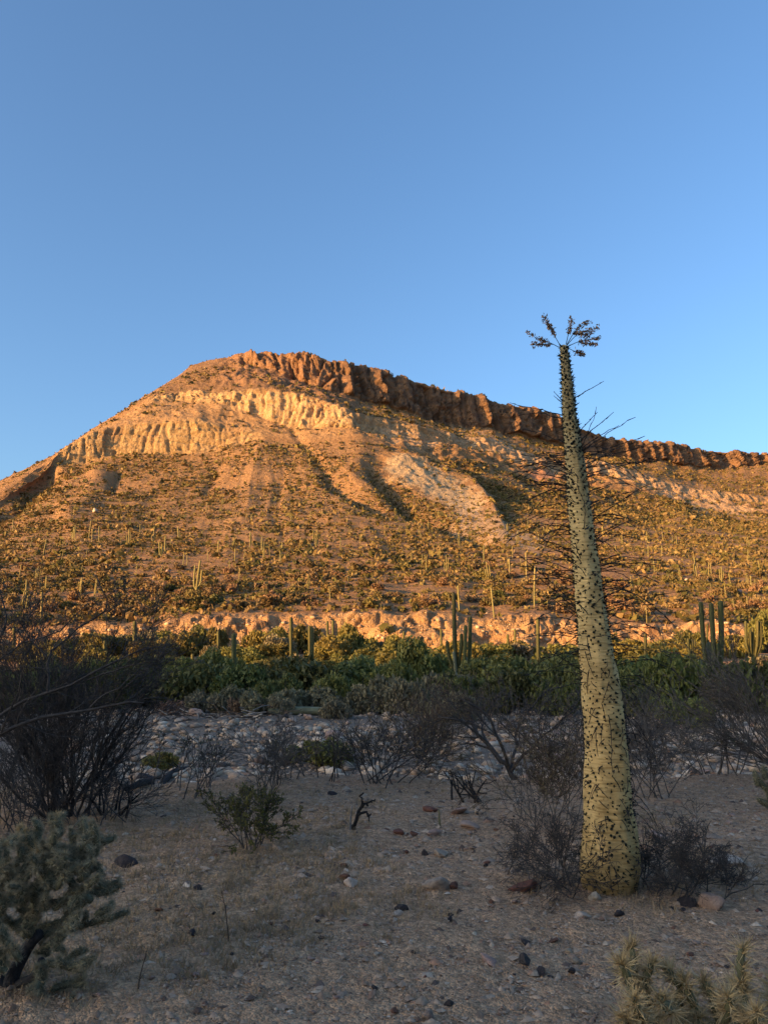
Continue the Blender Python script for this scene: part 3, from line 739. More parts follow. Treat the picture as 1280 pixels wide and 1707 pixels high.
def bare_shrub(name, base, starts, dirs, lens, r0, seed, mats, label, cat, spec, wand=0.10, bend=None, leaves=None, k0=9, group=None, sides=5):
    """main stems are parts of their own; their finer twigs are one part; spec: list of sprout() arguments"""
    rg = np.random.RandomState(seed)
    root = empty(name, base); tag(root, label, cat, group)
    o_ = np.asarray(base, float)
    P = wander(np.asarray(starts, float), np.asarray(dirs, float), np.asarray(lens, float), k0, wand, rg, bend)
    r0 = np.broadcast_to(np.asarray(r0, float), (len(P),))
    R = r0[:, None] * np.linspace(1, 0.35, k0)[None]
    for i in range(len(P)):
        V, F = tubes(P[i:i + 1], R[i:i + 1], sides + 1)
        obj('branch', make_mesh('branch', V - o_, F, mats[0]), root)
    g = Geo(); cur = (P, R); last = P
    for s in spec:
        cur = sprout(cur[0], cur[1], rng=rg, **s)
        R2 = np.maximum(cur[1], 0.00026 * o_[1])
        V, F = tubes(cur[0], R2, 4 if len(cur[0]) < 900 else 3); g.add(V - o_, F); last = cur[0]
    tw = obj('twig', g.mesh('twigs', mats[-1] if len(mats) < 3 else mats[1]), root); tw['kind'] = 'stuff'
    if leaves:
        n, size, m_, lo = leaves
        i = rg.randint(0, len(last), n); u = rg.uniform(lo, 1, n) * (last.shape[1] - 1.001); j = u.astype(int); f = (u - j)[:, None]
        C = last[i, j] * (1 - f) + last[i, j + 1] * f + rg.normal(size=(n, 3)) * size * 0.5
        V, F = diamonds(C, size * rg.uniform(0.6, 1.3, n), rg, 1.7, up=0.4)
        lv = obj('leaf', make_mesh('leaves', V - o_, F, m_), root); lv['kind'] = 'stuff'
    return root

def fan(n, rg, lean=(0, 0), spread=0.7, up=0.8):
    a = rg.uniform(0, 2 * math.pi, n)
    return np.stack([np.cos(a) * spread * rg.uniform(0.3, 1.2, n) + lean[0], np.sin(a) * spread * rg.uniform(0.3, 1.2, n) + lean[1], np.full(n, up) * rg.uniform(0.6, 1.3, n)], 1)

S1 = dict(m=8, lo=0.3, spread=0.75, lenf=(0.35, 0.65), k=6, w=0.14, up=0.15, radf=0.6)
S2 = dict(m=5, lo=0.2, spread=0.8, lenf=(0.35, 0.6), k=4, w=0.16, up=0.08, radf=0.6)
S3 = dict(m=3, lo=0.2, spread=0.8, lenf=(0.35, 0.6), k=3, w=0.18, up=0.05, radf=0.7)

# big dark bare shrub on the left
rg = np.random.RandomState(5)
bl = ground_at(120, 1362)
yb = bl[1]
starts, dirs, lens, rr = [], [], [], []
def limb(pts, r, dd=0.0):
    """a main limb through photograph points at the shrub's own distance"""
    return np.array([at(a, b, yb + dd + e) for a, b, e in pts]), r
limbs = [limb([(112, 1368, 0), (128, 1335, 0.05), (160, 1295, 0.1), (190, 1240, 0.1), (220, 1180, 0.0), (262, 1128, -0.1)], 0.020),
         limb([(100, 1368, 0), (118, 1330, -0.1), (150, 1270, -0.2), (172, 1215, -0.2), (205, 1150, -0.3), (235, 1120, -0.3)], 0.018),
         limb([(108, 1366, 0), (95, 1320, 0.1), (90, 1270, 0.2), (100, 1210, 0.2), (110, 1150, 0.3), (122, 1095, 0.3)], 0.018),
         limb([(95, 1368, 0), (60, 1320, 0.1), (35, 1265, 0.2), (20, 1200, 0.3), (5, 1140, 0.3), (-30, 1080, 0.4)], 0.018),
         limb([(90, 1370, 0), (50, 1345, -0.3), (10, 1300, -0.5), (-40, 1250, -0.6), (-80, 1190, -0.6)], 0.016)]
for q in range(24):
    ex, ey = rg.uniform(-60, 265), rg.uniform(1062, 1250)
    e = rg.uniform(-0.5, 0.7); bx_ = 100 + rg.normal() * 22
    limbs.append(limb([(bx_, 1366 + rg.normal() * 5, 0), (bx_ + (ex - bx_) * 0.35 + rg.normal() * 8, 1366 + (ey - 1366) * 0.42, e * 0.4), (bx_ + (ex - bx_) * 0.7 + rg.normal() * 8, 1366 + (ey - 1366) * 0.75, e * 0.8), (ex, ey, e)], rg.uniform(0.010, 0.016)))
# an old limb of a taller bush reaches in from outside the frame
limbs2 = [limb([(-110, 1330, -1.2), (-60, 1260, -1.2), (0, 1228, -1.2), (40, 1205, -1.2), (95, 1188, -1.15), (150, 1180, -1.1), (205, 1172, -1.1), (240, 1172, -1.1)], 0.026),
          limb([(-110, 1330, -1.2), (-70, 1240, -1.1), (0, 1195, -1.0), (40, 1168, -1.0), (80, 1155, -1.0), (130, 1138, -1.0), (180, 1102, -0.95), (230, 1085, -0.9), (268, 1078, -0.9)], 0.022),
          limb([(80, 1155, -1.0), (82, 1120, -1.0), (78, 1095, -1.0), (100, 1070, -0.95), (130, 1048, -0.9), (165, 1026, -0.9), (182, 1008, -0.9), (172, 985, -0.9), (161, 960, -0.9)], 0.013),
          limb([(78, 1095, -1.0), (50, 1070, -1.0), (30, 1050, -1.0), (42, 1045, -1.0), (62, 1018, -1.0)], 0.010),
          limb([(182, 1008, -0.9), (186, 1030, -0.9), (192, 1005, -0.9), (202, 985, -0.9), (207, 970, -0.9)], 0.007),
          limb([(-100, 1300, -1.2), (-40, 1150, -1.2), (0, 1100, -1.2), (40, 1072, -1.1), (95, 1052, -1.1), (148, 1005, -1.1)], 0.013),
          limb([(-80, 1260, -1.2), (-30, 1120, -1.2), (8, 1040, -1.2), (5, 1000, -1.2), (0, 960, -1.2)], 0.012),
          limb([(130, 1138, -1.0), (180, 1120, -1.0), (225, 1108, -1.0), (270, 1098, -1.0), (290, 1080, -0.9)], 0.009),
          limb([(150, 1180, -1.1), (200, 1140, -1.1), (245, 1110, -1.0), (285, 1085, -1.0)], 0.009)]
def limb_shrub(name, base, limbs, seed, mats, label, cat, spec, leaves=None, extra=None):
    rg = np.random.RandomState(seed)
    root = empty(name, base); tag(root, label, cat); o_ = np.asarray(base, float)
    g = Geo(); last = []
    for P, r in limbs:
        k = 11; u = np.linspace(0, len(P) - 1, k)
        Q = np.stack([np.interp(u, np.arange(len(P)), P[:, c]) for c in range(3)], 1)
        Q[1:-1] += rg.normal(size=(k - 2, 3)) * 0.012
        R = np.linspace(1, 0.35, k) * r
        V, F = tubes(Q[None], R[None], 6); obj('branch', make_mesh('branch', V - o_, F, mats[0]), root)
        cur = (Q[None], R[None])
        for s in spec:
            cur = sprout(cur[0], cur[1], rng=rg, **s)
            V, F = tubes(cur[0], np.maximum(cur[1], 0.00028 * Q[0, 1]), 3); g.add(V - o_, F)
        last.append(cur[0])
    tw = obj('twig', g.mesh('twigs', mats[1]), root); tw['kind'] = 'stuff'
    if leaves:
        n, size, m_ = leaves; last = np.concatenate(last)
        C = last[rg.randint(0, len(last), n), rg.randint(0, last.shape[1], n)] + rg.normal(size=(n, 3)) * size * 0.5
        V, F = diamonds(C, size * rg.uniform(0.6, 1.3, n), rg, 1.5)
        lv = obj('leaf', make_mesh('leaves', V - o_, F, m_), root); lv['kind'] = 'stuff'
    return root
limb_shrub('bare_shrub', bl, limbs, 51, [m_dark_wood, m_dark_wood], 'dense dark bare thicket with upright stems at the left edge', 'shrub',
           [dict(m=13, lo=0.12, spread=0.55, lenf=(0.25, 0.6), k=7, w=0.11, up=0.25, radf=0.5), dict(m=6, lo=0.15, spread=0.6, lenf=(0.35, 0.7), k=5, w=0.14, up=0.15, radf=0.55, tipf=0.4), dict(m=2, lo=0.2, spread=0.7, lenf=(0.3, 0.6), k=3, w=0.15, up=0.1, radf=0.7)],
           leaves=(260, 0.016, m_dryleaf))
b2 = at(-110, 1330, yb - 1.2); b2[2] = float(gz(b2[0], b2[1]))
limbs2.insert(0, (np.array([b2, b2 + [0.03, 0.02, 0.12], at(-110, 1330, yb - 1.2)]) , 0.03))
limb_shrub('bare_tree', b2, limbs2, 52, [m_dark_wood, m_dark_wood], 'bare dark tree whose crooked limbs reach in over the left edge', 'tree',
           [dict(m=8, lo=0.2, spread=0.7, lenf=(0.16, 0.42), k=6, w=0.16, up=0.12, radf=0.5), dict(m=5, lo=0.2, spread=0.8, lenf=(0.3, 0.65), k=5, w=0.18, up=0.08, radf=0.55), dict(m=2, lo=0.2, spread=0.8, lenf=(0.3, 0.6), k=3, w=0.18, up=0.05, radf=0.7)])

# creosote bush with yellow green leaves
def simple_shrub(name, px, py, wpx, hpx, n, seed, mats, label, cat, lean=(0, 0), r=0.008, spec=(S1, S2), leaves=None, spread=0.75, wand=0.1, bw=0.06, bend=None):
    rg = np.random.RandomState(seed); b = ground_at(px, py); m = mpp(b[1])
    st = b + np.stack([rg.normal(size=n) * bw, rg.normal(size=n) * bw, np.full(n, -0.02)], 1)
    sp = spread * wpx / max(hpx, 1)
    d = fan(n, rg, lean, sp)
    return bare_shrub(name, b, st, d, hpx * m * rg.uniform(0.75, 1.2, n) * np.sqrt(1 + 0.5 * (d[:, 0] ** 2) / (d[:, 2] ** 2 + 0.1)).clip(1, 1.35), r, seed + 1, mats, label, cat, spec, wand=wand, leaves=leaves, bend=bend)
simple_shrub('creosote_bush', 422, 1412, 120, 78, 16, 61, [m_dark_wood, m_dark_wood], 'small creosote bush with yellow green leaves on the open ground', 'bush', r=0.005, spec=(dict(S1, m=6), dict(S2, m=5)), leaves=(5200, 0.013, m_creosote, 0.1), spread=0.55)
simple_shrub('bare_shrub', 447, 1338, 80, 105, 9, 63, [m_grey_wood, m_grey_wood], 'thin grey bare shrub just behind the creosote bush', 'shrub', r=0.006, spec=(S1, S2), spread=0.5)
simple_shrub('bare_shrub', 640, 1306, 130, 88, 15, 65, [m_dark_wood, m_dark_wood], 'dark twiggy shrub with tan leaf scraps in the middle ground', 'shrub', r=0.009, spec=(S1, S2), leaves=(900, 0.02, m_dryleaf, 0.3), spread=0.6, bw=0.16)
simple_shrub('dry_bush', 712, 1290, 95, 85, 14, 67, [m_brown_wood, m_brown_wood], 'tan dry bush between the dark shrub and the bent tree', 'bush', r=0.006, spec=(S1, S2), leaves=(3000, 0.024, m_dryleaf, 0.2), spread=0.5, bw=0.15)
simple_shrub('dead_cholla', 782, 1336, 70, 48, 9, 69, [m_char_wood, m_char_wood], 'blackened dead cholla skeleton in front of the bent tree', 'cactus', r=0.017, spec=(dict(m=3, lo=0.4, spread=1.0, lenf=(0.3, 0.6), k=5, w=0.2, up=0.1, radf=0.75, tipf=0.7),), spread=0.55, bw=0.12)
simple_shrub('dead_cholla', 192, 1356, 60, 62, 7, 71, [m_char_wood, m_char_wood], 'blackened dead cholla stems in front of the left thicket', 'cactus', r=0.014, spec=(dict(m=3, lo=0.4, spread=0.9, lenf=(0.3, 0.6), k=5, w=0.2, up=0.2, radf=0.75, tipf=0.6), dict(S2, m=3)), spread=0.5, bw=0.16)
simple_shrub('bare_shrub', 322, 1330, 60, 85, 7, 73, [m_grey_wood, m_dark_wood], 'spindly broken grey shrub beside the fallen dark trunk', 'shrub', r=0.008, spec=(dict(S1, m=4), dict(S2, m=3)), spread=0.7)
simple_shrub('dry_bush', 915, 1372, 120, 120, 16, 75, [m_grey_wood, m_brown_wood], 'tan and grey dry bush behind the boojum trunk, left side', 'bush', r=0.005, spec=(S1, dict(S2, m=6)), leaves=(3600, 0.014, m_dryleaf, 0.2), spread=0.5, bw=0.16)
simple_shrub('bare_shrub', 1085, 1330, 95, 100, 12, 77, [m_dark_wood, m_grey_wood], 'dark twiggy shrub behind the boojum trunk, right side', 'shrub', r=0.006, spec=(S1, S2, S3), spread=0.55, bw=0.14)
WI = (dict(m=7, lo=0.12, spread=0.8, lenf=(0.4, 0.75), k=7, w=0.22, up=0.1, radf=0.65), dict(m=6, lo=0.15, spread=0.9, lenf=(0.35, 0.65), k=5, w=0.24, up=0.05, radf=0.65), dict(m=4, lo=0.15, spread=1.0, lenf=(0.3, 0.6), k=3, w=0.24, up=0.0, radf=0.75))
simple_shrub('wiry_shrub', 930, 1478, 118, 98, 13, 79, [m_dark_wood, m_dark_wood], 'dark wiry tangled shrub at the left foot of the boojum', 'shrub', lean=(-0.15, 0.1), r=0.005, spec=WI, spread=0.55, bw=0.10, wand=0.2)
simple_shrub('wiry_shrub', 1118, 1484, 165, 88, 17, 81, [m_dark_wood, m_dark_wood], 'dark wiry tangled shrub at the right foot of the boojum', 'shrub', lean=(0.2, 0.1), r=0.005, spec=WI, spread=0.55, bw=0.13, wand=0.2)
simple_shrub('dry_bush', 1185, 1472, 60, 40, 9, 83, [m_brown_wood, m_dark_wood], 'low thorny twig tangle right of the boojum above the round boulder', 'shrub', lean=(0.2, 0), r=0.004, spec=(S1, S2, S3), spread=0.8, bw=0.10)
for q, (px, py, w, h, n, lab, lv) in enumerate((
    (560, 1296, 80, 62, 9, 'low grey twig shrub left of the dark middle shrub', 0), (705, 1262, 130, 95, 15, 'brown grey twig thicket above the tan dry bush', 700), (985, 1296, 110, 95, 13, 'grey tangled shrub close behind the boojum trunk', 500), (915, 1262, 130, 90, 14, 'grey brown thicket between the bent tree and the boojum', 800),
    (1120, 1262, 90, 70, 10, 'thin dark shrub on the stones right of the boojum', 0), (1195, 1290, 110, 110, 13, 'brown grey bush under the straight stemmed right shrub', 700), (1060, 1222, 90, 70, 11, 'twiggy brush by the flood heap right of the boojum', 400), (800, 1228, 120, 75, 12, 'grey twig shrub on the river bed behind the bent tree', 500), (300, 1312, 80, 70, 8, 'low grey brush beside the fallen blackened log', 200), (470, 1300, 70, 55, 8, 'low tan brush at the edge of the stones left of centre', 500), (1245, 1250, 120, 120, 12, 'grey olive brush behind the right edge shrub', 1200))):
    simple_shrub('twig_shrub', px, py, w, h, n, 500 + 3 * q, [[m_dark_wood, m_dark_wood], [m_brown_wood, m_brown_wood], [m_grey_wood, m_dark_wood]][q % 3], lab, 'shrub', r=0.009, spec=(dict(S1, m=6), dict(S2, m=3)), leaves=(lv, 0.022, m_dryleaf if q % 2 else m_tinyleaf, 0.2) if lv else None, spread=0.5, bw=0.2)
for q, (px, py, w, h, lab) in enumerate(((20, 1392, 130, 120, 'low dark tangle at the foot of the left thicket, frame edge'), (110, 1378, 120, 95, 'low dark tangle in front of the left thicket stems'), (175, 1362, 90, 80, 'low dark tangle at the right foot of the left thicket'))):
    simple_shrub('wiry_shrub', px, py, w, h, 12, 560 + q * 3, [m_dark_wood, m_dark_wood], lab, 'shrub', r=0.006, spec=(dict(S1, m=7), dict(S2, m=5)), spread=0.6, bw=0.15, wand=0.18)
# bent tree in the middle distance
bt = ground_at(858, 1300); ym = bt[1]
def L2(pts, r): return np.array([at(a, b, ym + e) for a, b, e in pts]), r
limb_shrub('bare_tree', bt, [L2([(858, 1302, 0), (848, 1280, 0), (832, 1262, 0), (812, 1240, 0.1), (790, 1212, 0.1), (760, 1198, 0.2), (730, 1196, 0.2)], 0.045),
                             L2([(848, 1280, 0), (836, 1245, -0.2), (820, 1205, -0.3), (800, 1180, -0.3), (770, 1165, -0.4)], 0.026),
                             L2([(850, 1284, 0), (858, 1250, 0.2), (862, 1215, 0.3), (880, 1185, 0.4), (900, 1160, 0.4)], 0.028),
                             L2([(852, 1286, 0), (880, 1255, -0.2), (905, 1225, -0.3), (935, 1200, -0.3), (960, 1180, -0.3)], 0.024),
                             L2([(812, 1240, 0.1), (800, 1220, 0.3), (810, 1190, 0.5), (830, 1165, 0.6)], 0.018)], 53, [m_dark_wood, m_dark_wood],
           'bent dark leafless tree left of the boojum by the river bed', 'tree',
           [dict(m=9, lo=0.25, spread=0.75, lenf=(0.25, 0.55), k=6, w=0.16, up=0.1, radf=0.5), dict(m=5, lo=0.2, spread=0.8, lenf=(0.3, 0.6), k=5, w=0.18, up=0.06, radf=0.6), dict(m=3, lo=0.2, spread=0.8, lenf=(0.3, 0.6), k=4, w=0.18, up=0.03, radf=0.7)])
# grey shrub of long straight stems leaning in at the right edge
br_ = ground_at(1330, 1300); yr = br_[1]
rg = np.random.RandomState(9)
LR = []
for q in range(42):
    ex, ey = rg.uniform(1125, 1330), rg.uniform(1085, 1262)
    mx_, my_ = 1330 + (ex - 1330) * 0.5 + rg.normal() * 8, 1300 + (ey - 1300) * 0.5 + rg.normal() * 6 - 8
    e = rg.uniform(-0.5, 0.6)
    LR.append((np.array([at(1325 + rg.normal() * 8, 1298, yr), at(mx_, my_, yr + e * 0.5), at(ex, ey, yr + e)]), 0.009))
limb_shrub('bare_shrub', br_, LR, 54, [m_grey_wood, m_grey_wood], 'grey leafless shrub with long straight stems at the right edge', 'shrub',
           [dict(m=6, lo=0.3, spread=0.45, lenf=(0.2, 0.5), k=5, w=0.07, up=0.12, radf=0.55), dict(m=4, lo=0.2, spread=0.6, lenf=(0.3, 0.6), k=4, w=0.1, up=0.08, radf=0.6)], leaves=(500, 0.02, m_tinyleaf))
# one dark branch arching across to the boojum
LB = [(np.array([at(a, b, yr - 1.5) for a, b in ((1330, 1200), (1280, 1150), (1240, 1130), (1190, 1108), (1140, 1092), (1100, 1082), (1075, 1080))]), 0.008),
      (np.array([at(a, b, yr - 1.5) for a, b in ((1140, 1092), (1120, 1080), (1095, 1066), (1082, 1058))]), 0.004),
      (np.array([at(a, b, yr - 1.5) for a, b in ((1240, 1130), (1225, 1100), (1218, 1070), (1205, 1050))]), 0.004)]
bb_ = at(1400, 1330, yr - 1.5); bb_[2] = float(gz(bb_[0], bb_[1]))
LB.insert(0, (np.array([bb_, at(1370, 1250, yr - 1.5), at(1330, 1200, yr - 1.5)]), 0.011))
limb_shrub('thorny_shrub', bb_, LB, 55, [m_dark_wood, m_dark_wood], 'dark thorny branch arching in from the right edge', 'shrub', [dict(m=4, lo=0.3, spread=0.7, lenf=(0.08, 0.22), k=5, w=0.14, up=0.05, radf=0.5), dict(m=3, lo=0.2, spread=0.8, lenf=(0.3, 0.6), k=4, w=0.15, up=0.05, radf=0.6)])

# ---- cholla cacti
def cholla_joint(base, tip_, r, seed, m_stem, spine_mats, spine_len, name_parent, off, dens=1.0, width=0.0011):
    rg = np.random.RandomState(seed)
    k, sides = 11, 10
    u = np.linspace(0, 1, k)[:, None]
    ax = unit(tip_ - base); side = unit(np.cross(ax, rg.normal(size=3)))
    Ln = np.linalg.norm(tip_ - base)
    P = base + (tip_ - base) * u + side * Ln * 0.06 * np.sin(u * math.pi) * rg.choice([-1, 1])
    R = r * np.array([0.72, 0.94] + [1.0] * (k - 5) + [0.92, 0.72, 0.38])
    V, F = tubes(P[None], R[None], sides)
    # tubercles
    n_ = k * sides
    ii, jj = np.divmod(np.arange(n_), sides)
    C = P[ii]; rad_ = V[:n_] - C
    V[:n_] = C + rad_ * (1 + 0.16 * np.where((ii + jj // 2) % 2 == 0, 1, -0.6) * np.where(jj % 2 == 0, 1, 0.2))[:, None]
    st = obj('stem', make_mesh('cholla_stem', V - off, F, m_stem, True), name_parent)
    # areoles and spines
    na = int(46 * dens * max(Ln / 0.14, 0.5))
    t = np.concatenate([rg.uniform(0.05, 1, na), np.full(int(10 * max(dens, 0.9)), 0.985)]); na = len(t)
    w = t * (k - 1.001); i = w.astype(int); f = (w - i)[:, None]
    c = P[i] * (1 - f) + P[i + 1] * f; rr_ = R[i] * (1 - f[:, 0]) + R[i + 1] * f[:, 0]
    q = unit(np.cross(ax, rg.normal(size=(na, 3))))
    surf = c + q * rr_[:, None]
    nrm = unit(q + ax * (0.35 + 1.6 * smooth(0.85, 1, t))[:, None])
    ns = 7
    S = np.repeat(surf, ns, 0); D = unit(np.repeat(nrm, ns, 0) * 0.75 + rg.normal(size=(na * ns, 3)) * 0.55)
    Ls = spine_len * rg.uniform(0.35, 1.1, na * ns)
    sd = unit(np.cross(D, rg.normal(size=D.shape))); sd2 = np.cross(D, sd)
    E_ = S + D * Ls[:, None]
    V = np.stack([S + sd * width, S - sd * width, E_], 1).reshape(-1, 3)
    F = np.arange(3 * na * ns).reshape(-1, 3)
    sp = obj('spine', make_mesh('cholla_spines', V - off, F, spine_mats), st); sp['kind'] = 'stuff'
m_cst1 = mat('cholla_green', (0.17, 0.15, 0.07), (0.10, 0.09, 0.045), scale=40, rough=0.75)
m_cst2 = mat('cholla_grey_green', (0.15, 0.14, 0.082), (0.08, 0.075, 0.046), scale=40, rough=0.8)
m_cwood = mat('cholla_old_wood', (0.045, 0.042, 0.042), (0.02, 0.019, 0.02), scale=30, rough=0.9, bump=0.5)
m_sp1 = mat('straw_spine', (0.58, 0.42, 0.21), (0.36, 0.24, 0.11), scale=20, rough=0.55)
m_sp2 = mat('pale_spine', (0.40, 0.33, 0.20), (0.22, 0.185, 0.115), scale=20, rough=0.6)

# right: straw spined
yc = 3.75
cb = np.array([at(1150, 1700, yc)[0], yc, 0.0]); cb[2] = float(gz(cb[0], cb[1]))
ch = empty('cholla_cactus', cb); tag(ch, 'straw spined cholla cactus in the bottom right corner', 'cactus')
j_ = [((1057, 1645), (1052, 1578), 0.05), ((1052, 1652), (1034, 1606), -0.05), ((1074, 1648), (1086, 1606), 0.0), ((1072, 1702), (1058, 1664), -0.22), ((1133, 1644), (1110, 1616), 0.05), ((1164, 1696), (1138, 1636), 0.02),
      ((1188, 1668), (1172, 1636), 0.05), ((1206, 1704), (1214, 1660), -0.15), ((1240, 1655), (1236, 1580), 0.06), ((1256, 1716), (1262, 1688), -0.2), ((1050, 1722), (1042, 1698), -0.2), ((1098, 1662), (1121, 1690), -0.12),
      ((1062, 1700), (1058, 1645), 0.02), ((1250, 1712), (1240, 1655), 0.04), ((1165, 1740), (1164, 1694), 0.0), ((1200, 1708), (1188, 1666), 0.05), ((1290, 1700), (1284, 1640), 0.1), ((1098, 1712), (1076, 1652), 0.08), ((1225, 1700), (1222, 1640), 0.16), ((1140, 1700), (1128, 1668), 0.12)]
for q, (a, b, e) in enumerate(j_):
    cholla_joint(at(*a, yc + e), at(*b, yc + e * 1.4), 0.0175, 300 + q, m_cst1, m_sp1, 0.092, ch, cb, dens=0.62, width=0.0027)
low = []
for q, (a, b, e) in enumerate(j_[10:] + j_[3:6]):
    P0 = at(*a, yc + e); P1 = cb + np.array([rs.normal() * 0.05, rs.normal() * 0.05, 0.0])
    if P0[2] > cb[2] + 0.03: cholla_joint(P1, P0, 0.018, 340 + q, m_cst1, m_sp1, 0.07, ch, cb, dens=0.3, width=0.0026)
# left: tall grey green one on a dark trunk
yc2 = 4.15
cb2 = np.array([at(14, 1700, yc2)[0], yc2, 0.0]); cb2[2] = float(gz(cb2[0], cb2[1]))
ch2 = empty('cholla_cactus', cb2); tag(ch2, 'tall grey green cholla cactus on a dark trunk in the bottom left corner', 'cactus')
for P, r in (([cb2 + [0, 0, -0.02], at(12, 1650, yc2), at(34, 1600, yc2), at(52, 1570, yc2), at(68, 1555, yc2)], 0.036), ([at(30, 1640, yc2), at(55, 1630, yc2 - .05), at(70, 1600, yc2 - .1)], 0.022), ([at(20, 1660, yc2), at(-20, 1610, yc2), at(-40, 1540, yc2)], 0.026)):
    P = np.array(P); u = np.linspace(0, len(P) - 1, 10); Q = np.stack([np.interp(u, np.arange(len(P)), P[:, c]) for c in range(3)], 1)
    V, F = tubes(Q[None], (np.linspace(1, 0.75, 10) * r)[None], 10)
    obj('trunk', make_mesh('cholla_trunk', V - cb2, F, m_cwood, True), ch2)
j2 = [((54, 1568), (64, 1492), 0), ((112, 1548), (128, 1492), 0.05), ((64, 1492), (96, 1442), 0), ((128, 1492), (108, 1452), 0.05), ((128, 1490), (160, 1488), 0), ((160, 1488), (196, 1478), 0), ((60, 1488), (24, 1478), 0), ((24, 1478), (8, 1452), 0.05),
      ((96, 1442), (92, 1402), 0), ((92, 1404), (95, 1366), 0), ((96, 1442), (70, 1420), -0.1), ((70, 1420), (38, 1384), 0), ((45, 1440), (34, 1392), 0.05), ((108, 1452), (140, 1420), 0), ((140, 1420), (148, 1386), 0.02), ((120, 1440), (120, 1402), 0.1),
      ((30, 1470), (50, 1430), 0.1), ((8, 1460), (-10, 1420), 0.1), ((60, 1560), (20, 1540), 0.1), ((20, 1540), (-10, 1520), 0.1), ((70, 1600), (66, 1650), -0.1), ((66, 1608), (110, 1612), -0.1), ((110, 1612), (152, 1598), -0.12), ((66, 1640), (60, 1690), -0.1),
      ((60, 1690), (20, 1712), -0.12), ((85, 1650), (130, 1640), -0.05), ((112, 1552), (150, 1540), 0.05), ((150, 1540), (188, 1530), 0.05), ((35, 1600), (10, 1570), -0.2), ((10, 1570), (-8, 1530), -0.2), ((80, 1470), (60, 1440), -0.15), ((20, 1510), (36, 1480), -0.1),
      ((66, 1560), (108, 1550), 0.02), ((130, 1470), (160, 1445), 0.08), ((10, 1620), (-15, 1590), -0.2), ((76, 1690), (110, 1684), -0.1), ((75, 1460), (88, 1420), 0.1), ((60, 1410), (66, 1380), 0.12), ((40, 1500), (15, 1500), -0.12), ((100, 1480), (76, 1462), -0.1)]
rj = np.random.RandomState(66)
for q in range(64):                             # fill the crown with shorter joints
    x0, y0 = rj.uniform(-30, 162), rj.uniform(1392, 1530) if q < 42 else rj.uniform(1500, 1695)
    if x0 > 110 and y0 > 1560: x0 -= 70
    j2.append(((x0, y0), (x0 + rj.normal() * 18 + 4, y0 - rj.uniform(8, 34)), rj.uniform(-0.18, 0.16)))
for q, (a, b, e) in enumerate(j2):
    a0, a1 = at(*a, yc2 + e), at(*b, yc2 + e * 1.2)
    a1 = a1 + unit(a1 - a0) * 0.015
    rq = np.random.RandomState(900 + q)
    for z in range((2 if q < 40 else 1) if q > 1 else 1):
        f_ = rq.uniform(0.35, 0.95); s0 = a0 * (1 - f_) + a1 * f_
        s1 = s0 + unit(unit(a1 - a0) * 0.4 + rq.normal(size=3) + [0, -0.2, 0.3]) * rq.uniform(0.045, 0.085)
        cholla_joint(s0, s1, rq.uniform(0.011, 0.015), 600 + q * 5 + z, m_cst2, m_sp2, 0.032, ch2, cb2, dens=1.3, width=0.0012)
    cholla_joint(a0, a1, 0.0165 if q > 1 else 0.023, 400 + q, m_cst2, m_sp1 if q in (8, 9, 11, 10) else m_sp2, 0.032 if q not in (9, 10, 11) else 0.045, ch2, cb2, dens=1.5, width=0.0013)
# right edge: small green cholla
yc3 = ground_at(1278, 1350)
ch3 = empty('cholla_cactus', yc3); tag(ch3, 'small green cholla cactus cut by the right edge of the picture', 'cactus')
for q, (a, b) in enumerate((((1285, 1350), (1280, 1318)), ((1280, 1320), (1262, 1298)), ((1280, 1320), (1286, 1290)), ((1262, 1310), (1256, 1285)), ((1284, 1345), (1262, 1332)), ((1275, 1300), (1272, 1278)))):
    cholla_joint(at(*a, yc3[1]), at(*b, yc3[1]), 0.03, 480 + q, m_cst2, m_sp2, 0.05, ch3, yc3, dens=1.2, width=0.0014)

# dead forked stump, small stalks, fallen trunk
fs = ground_at(592, 1384); ys_ = fs[1]
limb_shrub('dead_stump', fs, [(np.array([at(a, b, ys_) for a, b in ((590, 1386), (592, 1372), (598, 1358), (604, 1345), (601, 1330), (606, 1322))]), 0.024), (np.array([at(a, b, ys_) for a, b in ((598, 1358), (612, 1352), (617, 1360), (614, 1368))]), 0.014), (np.array([at(a, b, ys_) for a, b in ((604, 1345), (615, 1338), (625, 1336))]), 0.014)],
           56, [m_char_wood, m_char_wood], 'small blackened forked stump standing alone mid ground', 'stump', [dict(m=1, lo=0.5, spread=0.6, lenf=(0.05, 0.1), k=4, w=0.1, radf=0.5)])
for px, py, h, lab, mm in ((584, 1384, 40, 'short tan stick beside the blackened forked stump', m_pale_wood), (733, 1380, 30, 'short green tipped stalk near the reddish stones', m_cst1), (868, 1358, 62, 'thin dark upright stalk left of the boojum', m_dark_wood), (381, 1572, 78, 'thin leafless weed stalk standing on the left gravel', m_brown_wood), (230, 1650, 60, 'thin dry weed stalk beside the left cholla', m_brown_wood)):
    b = ground_at(px, py); m = mpp(b[1]); r_ = np.random.RandomState(px)
    P = wander(b[None] + [[0, 0, -0.02]], np.array([[0.05, 0, 1.0]]), np.array([h * m]), 8, 0.06, r_)
    V, F = tubes(P, np.linspace(1, 0.5, 8)[None] * (0.014 if h < 45 else 0.004), 6)
    st = empty('dry_stalk', b); tag(st, lab, 'stalk')
    obj('stem', make_mesh('stalk_stem', V - b, F, mm), st)
    if h > 45:
        Q = sprout(P, np.linspace(1, 0.5, 8)[None] * 0.004, 7, r_, lenf=(0.12, 0.3), spread=0.6)
        for i in range(7):
            V, F = tubes(Q[0][i:i + 1], Q[1][i:i + 1], 4); obj('side_twig', make_mesh('side_twig', V - b, F, mm), st)
fa = ground_at(236, 1316)
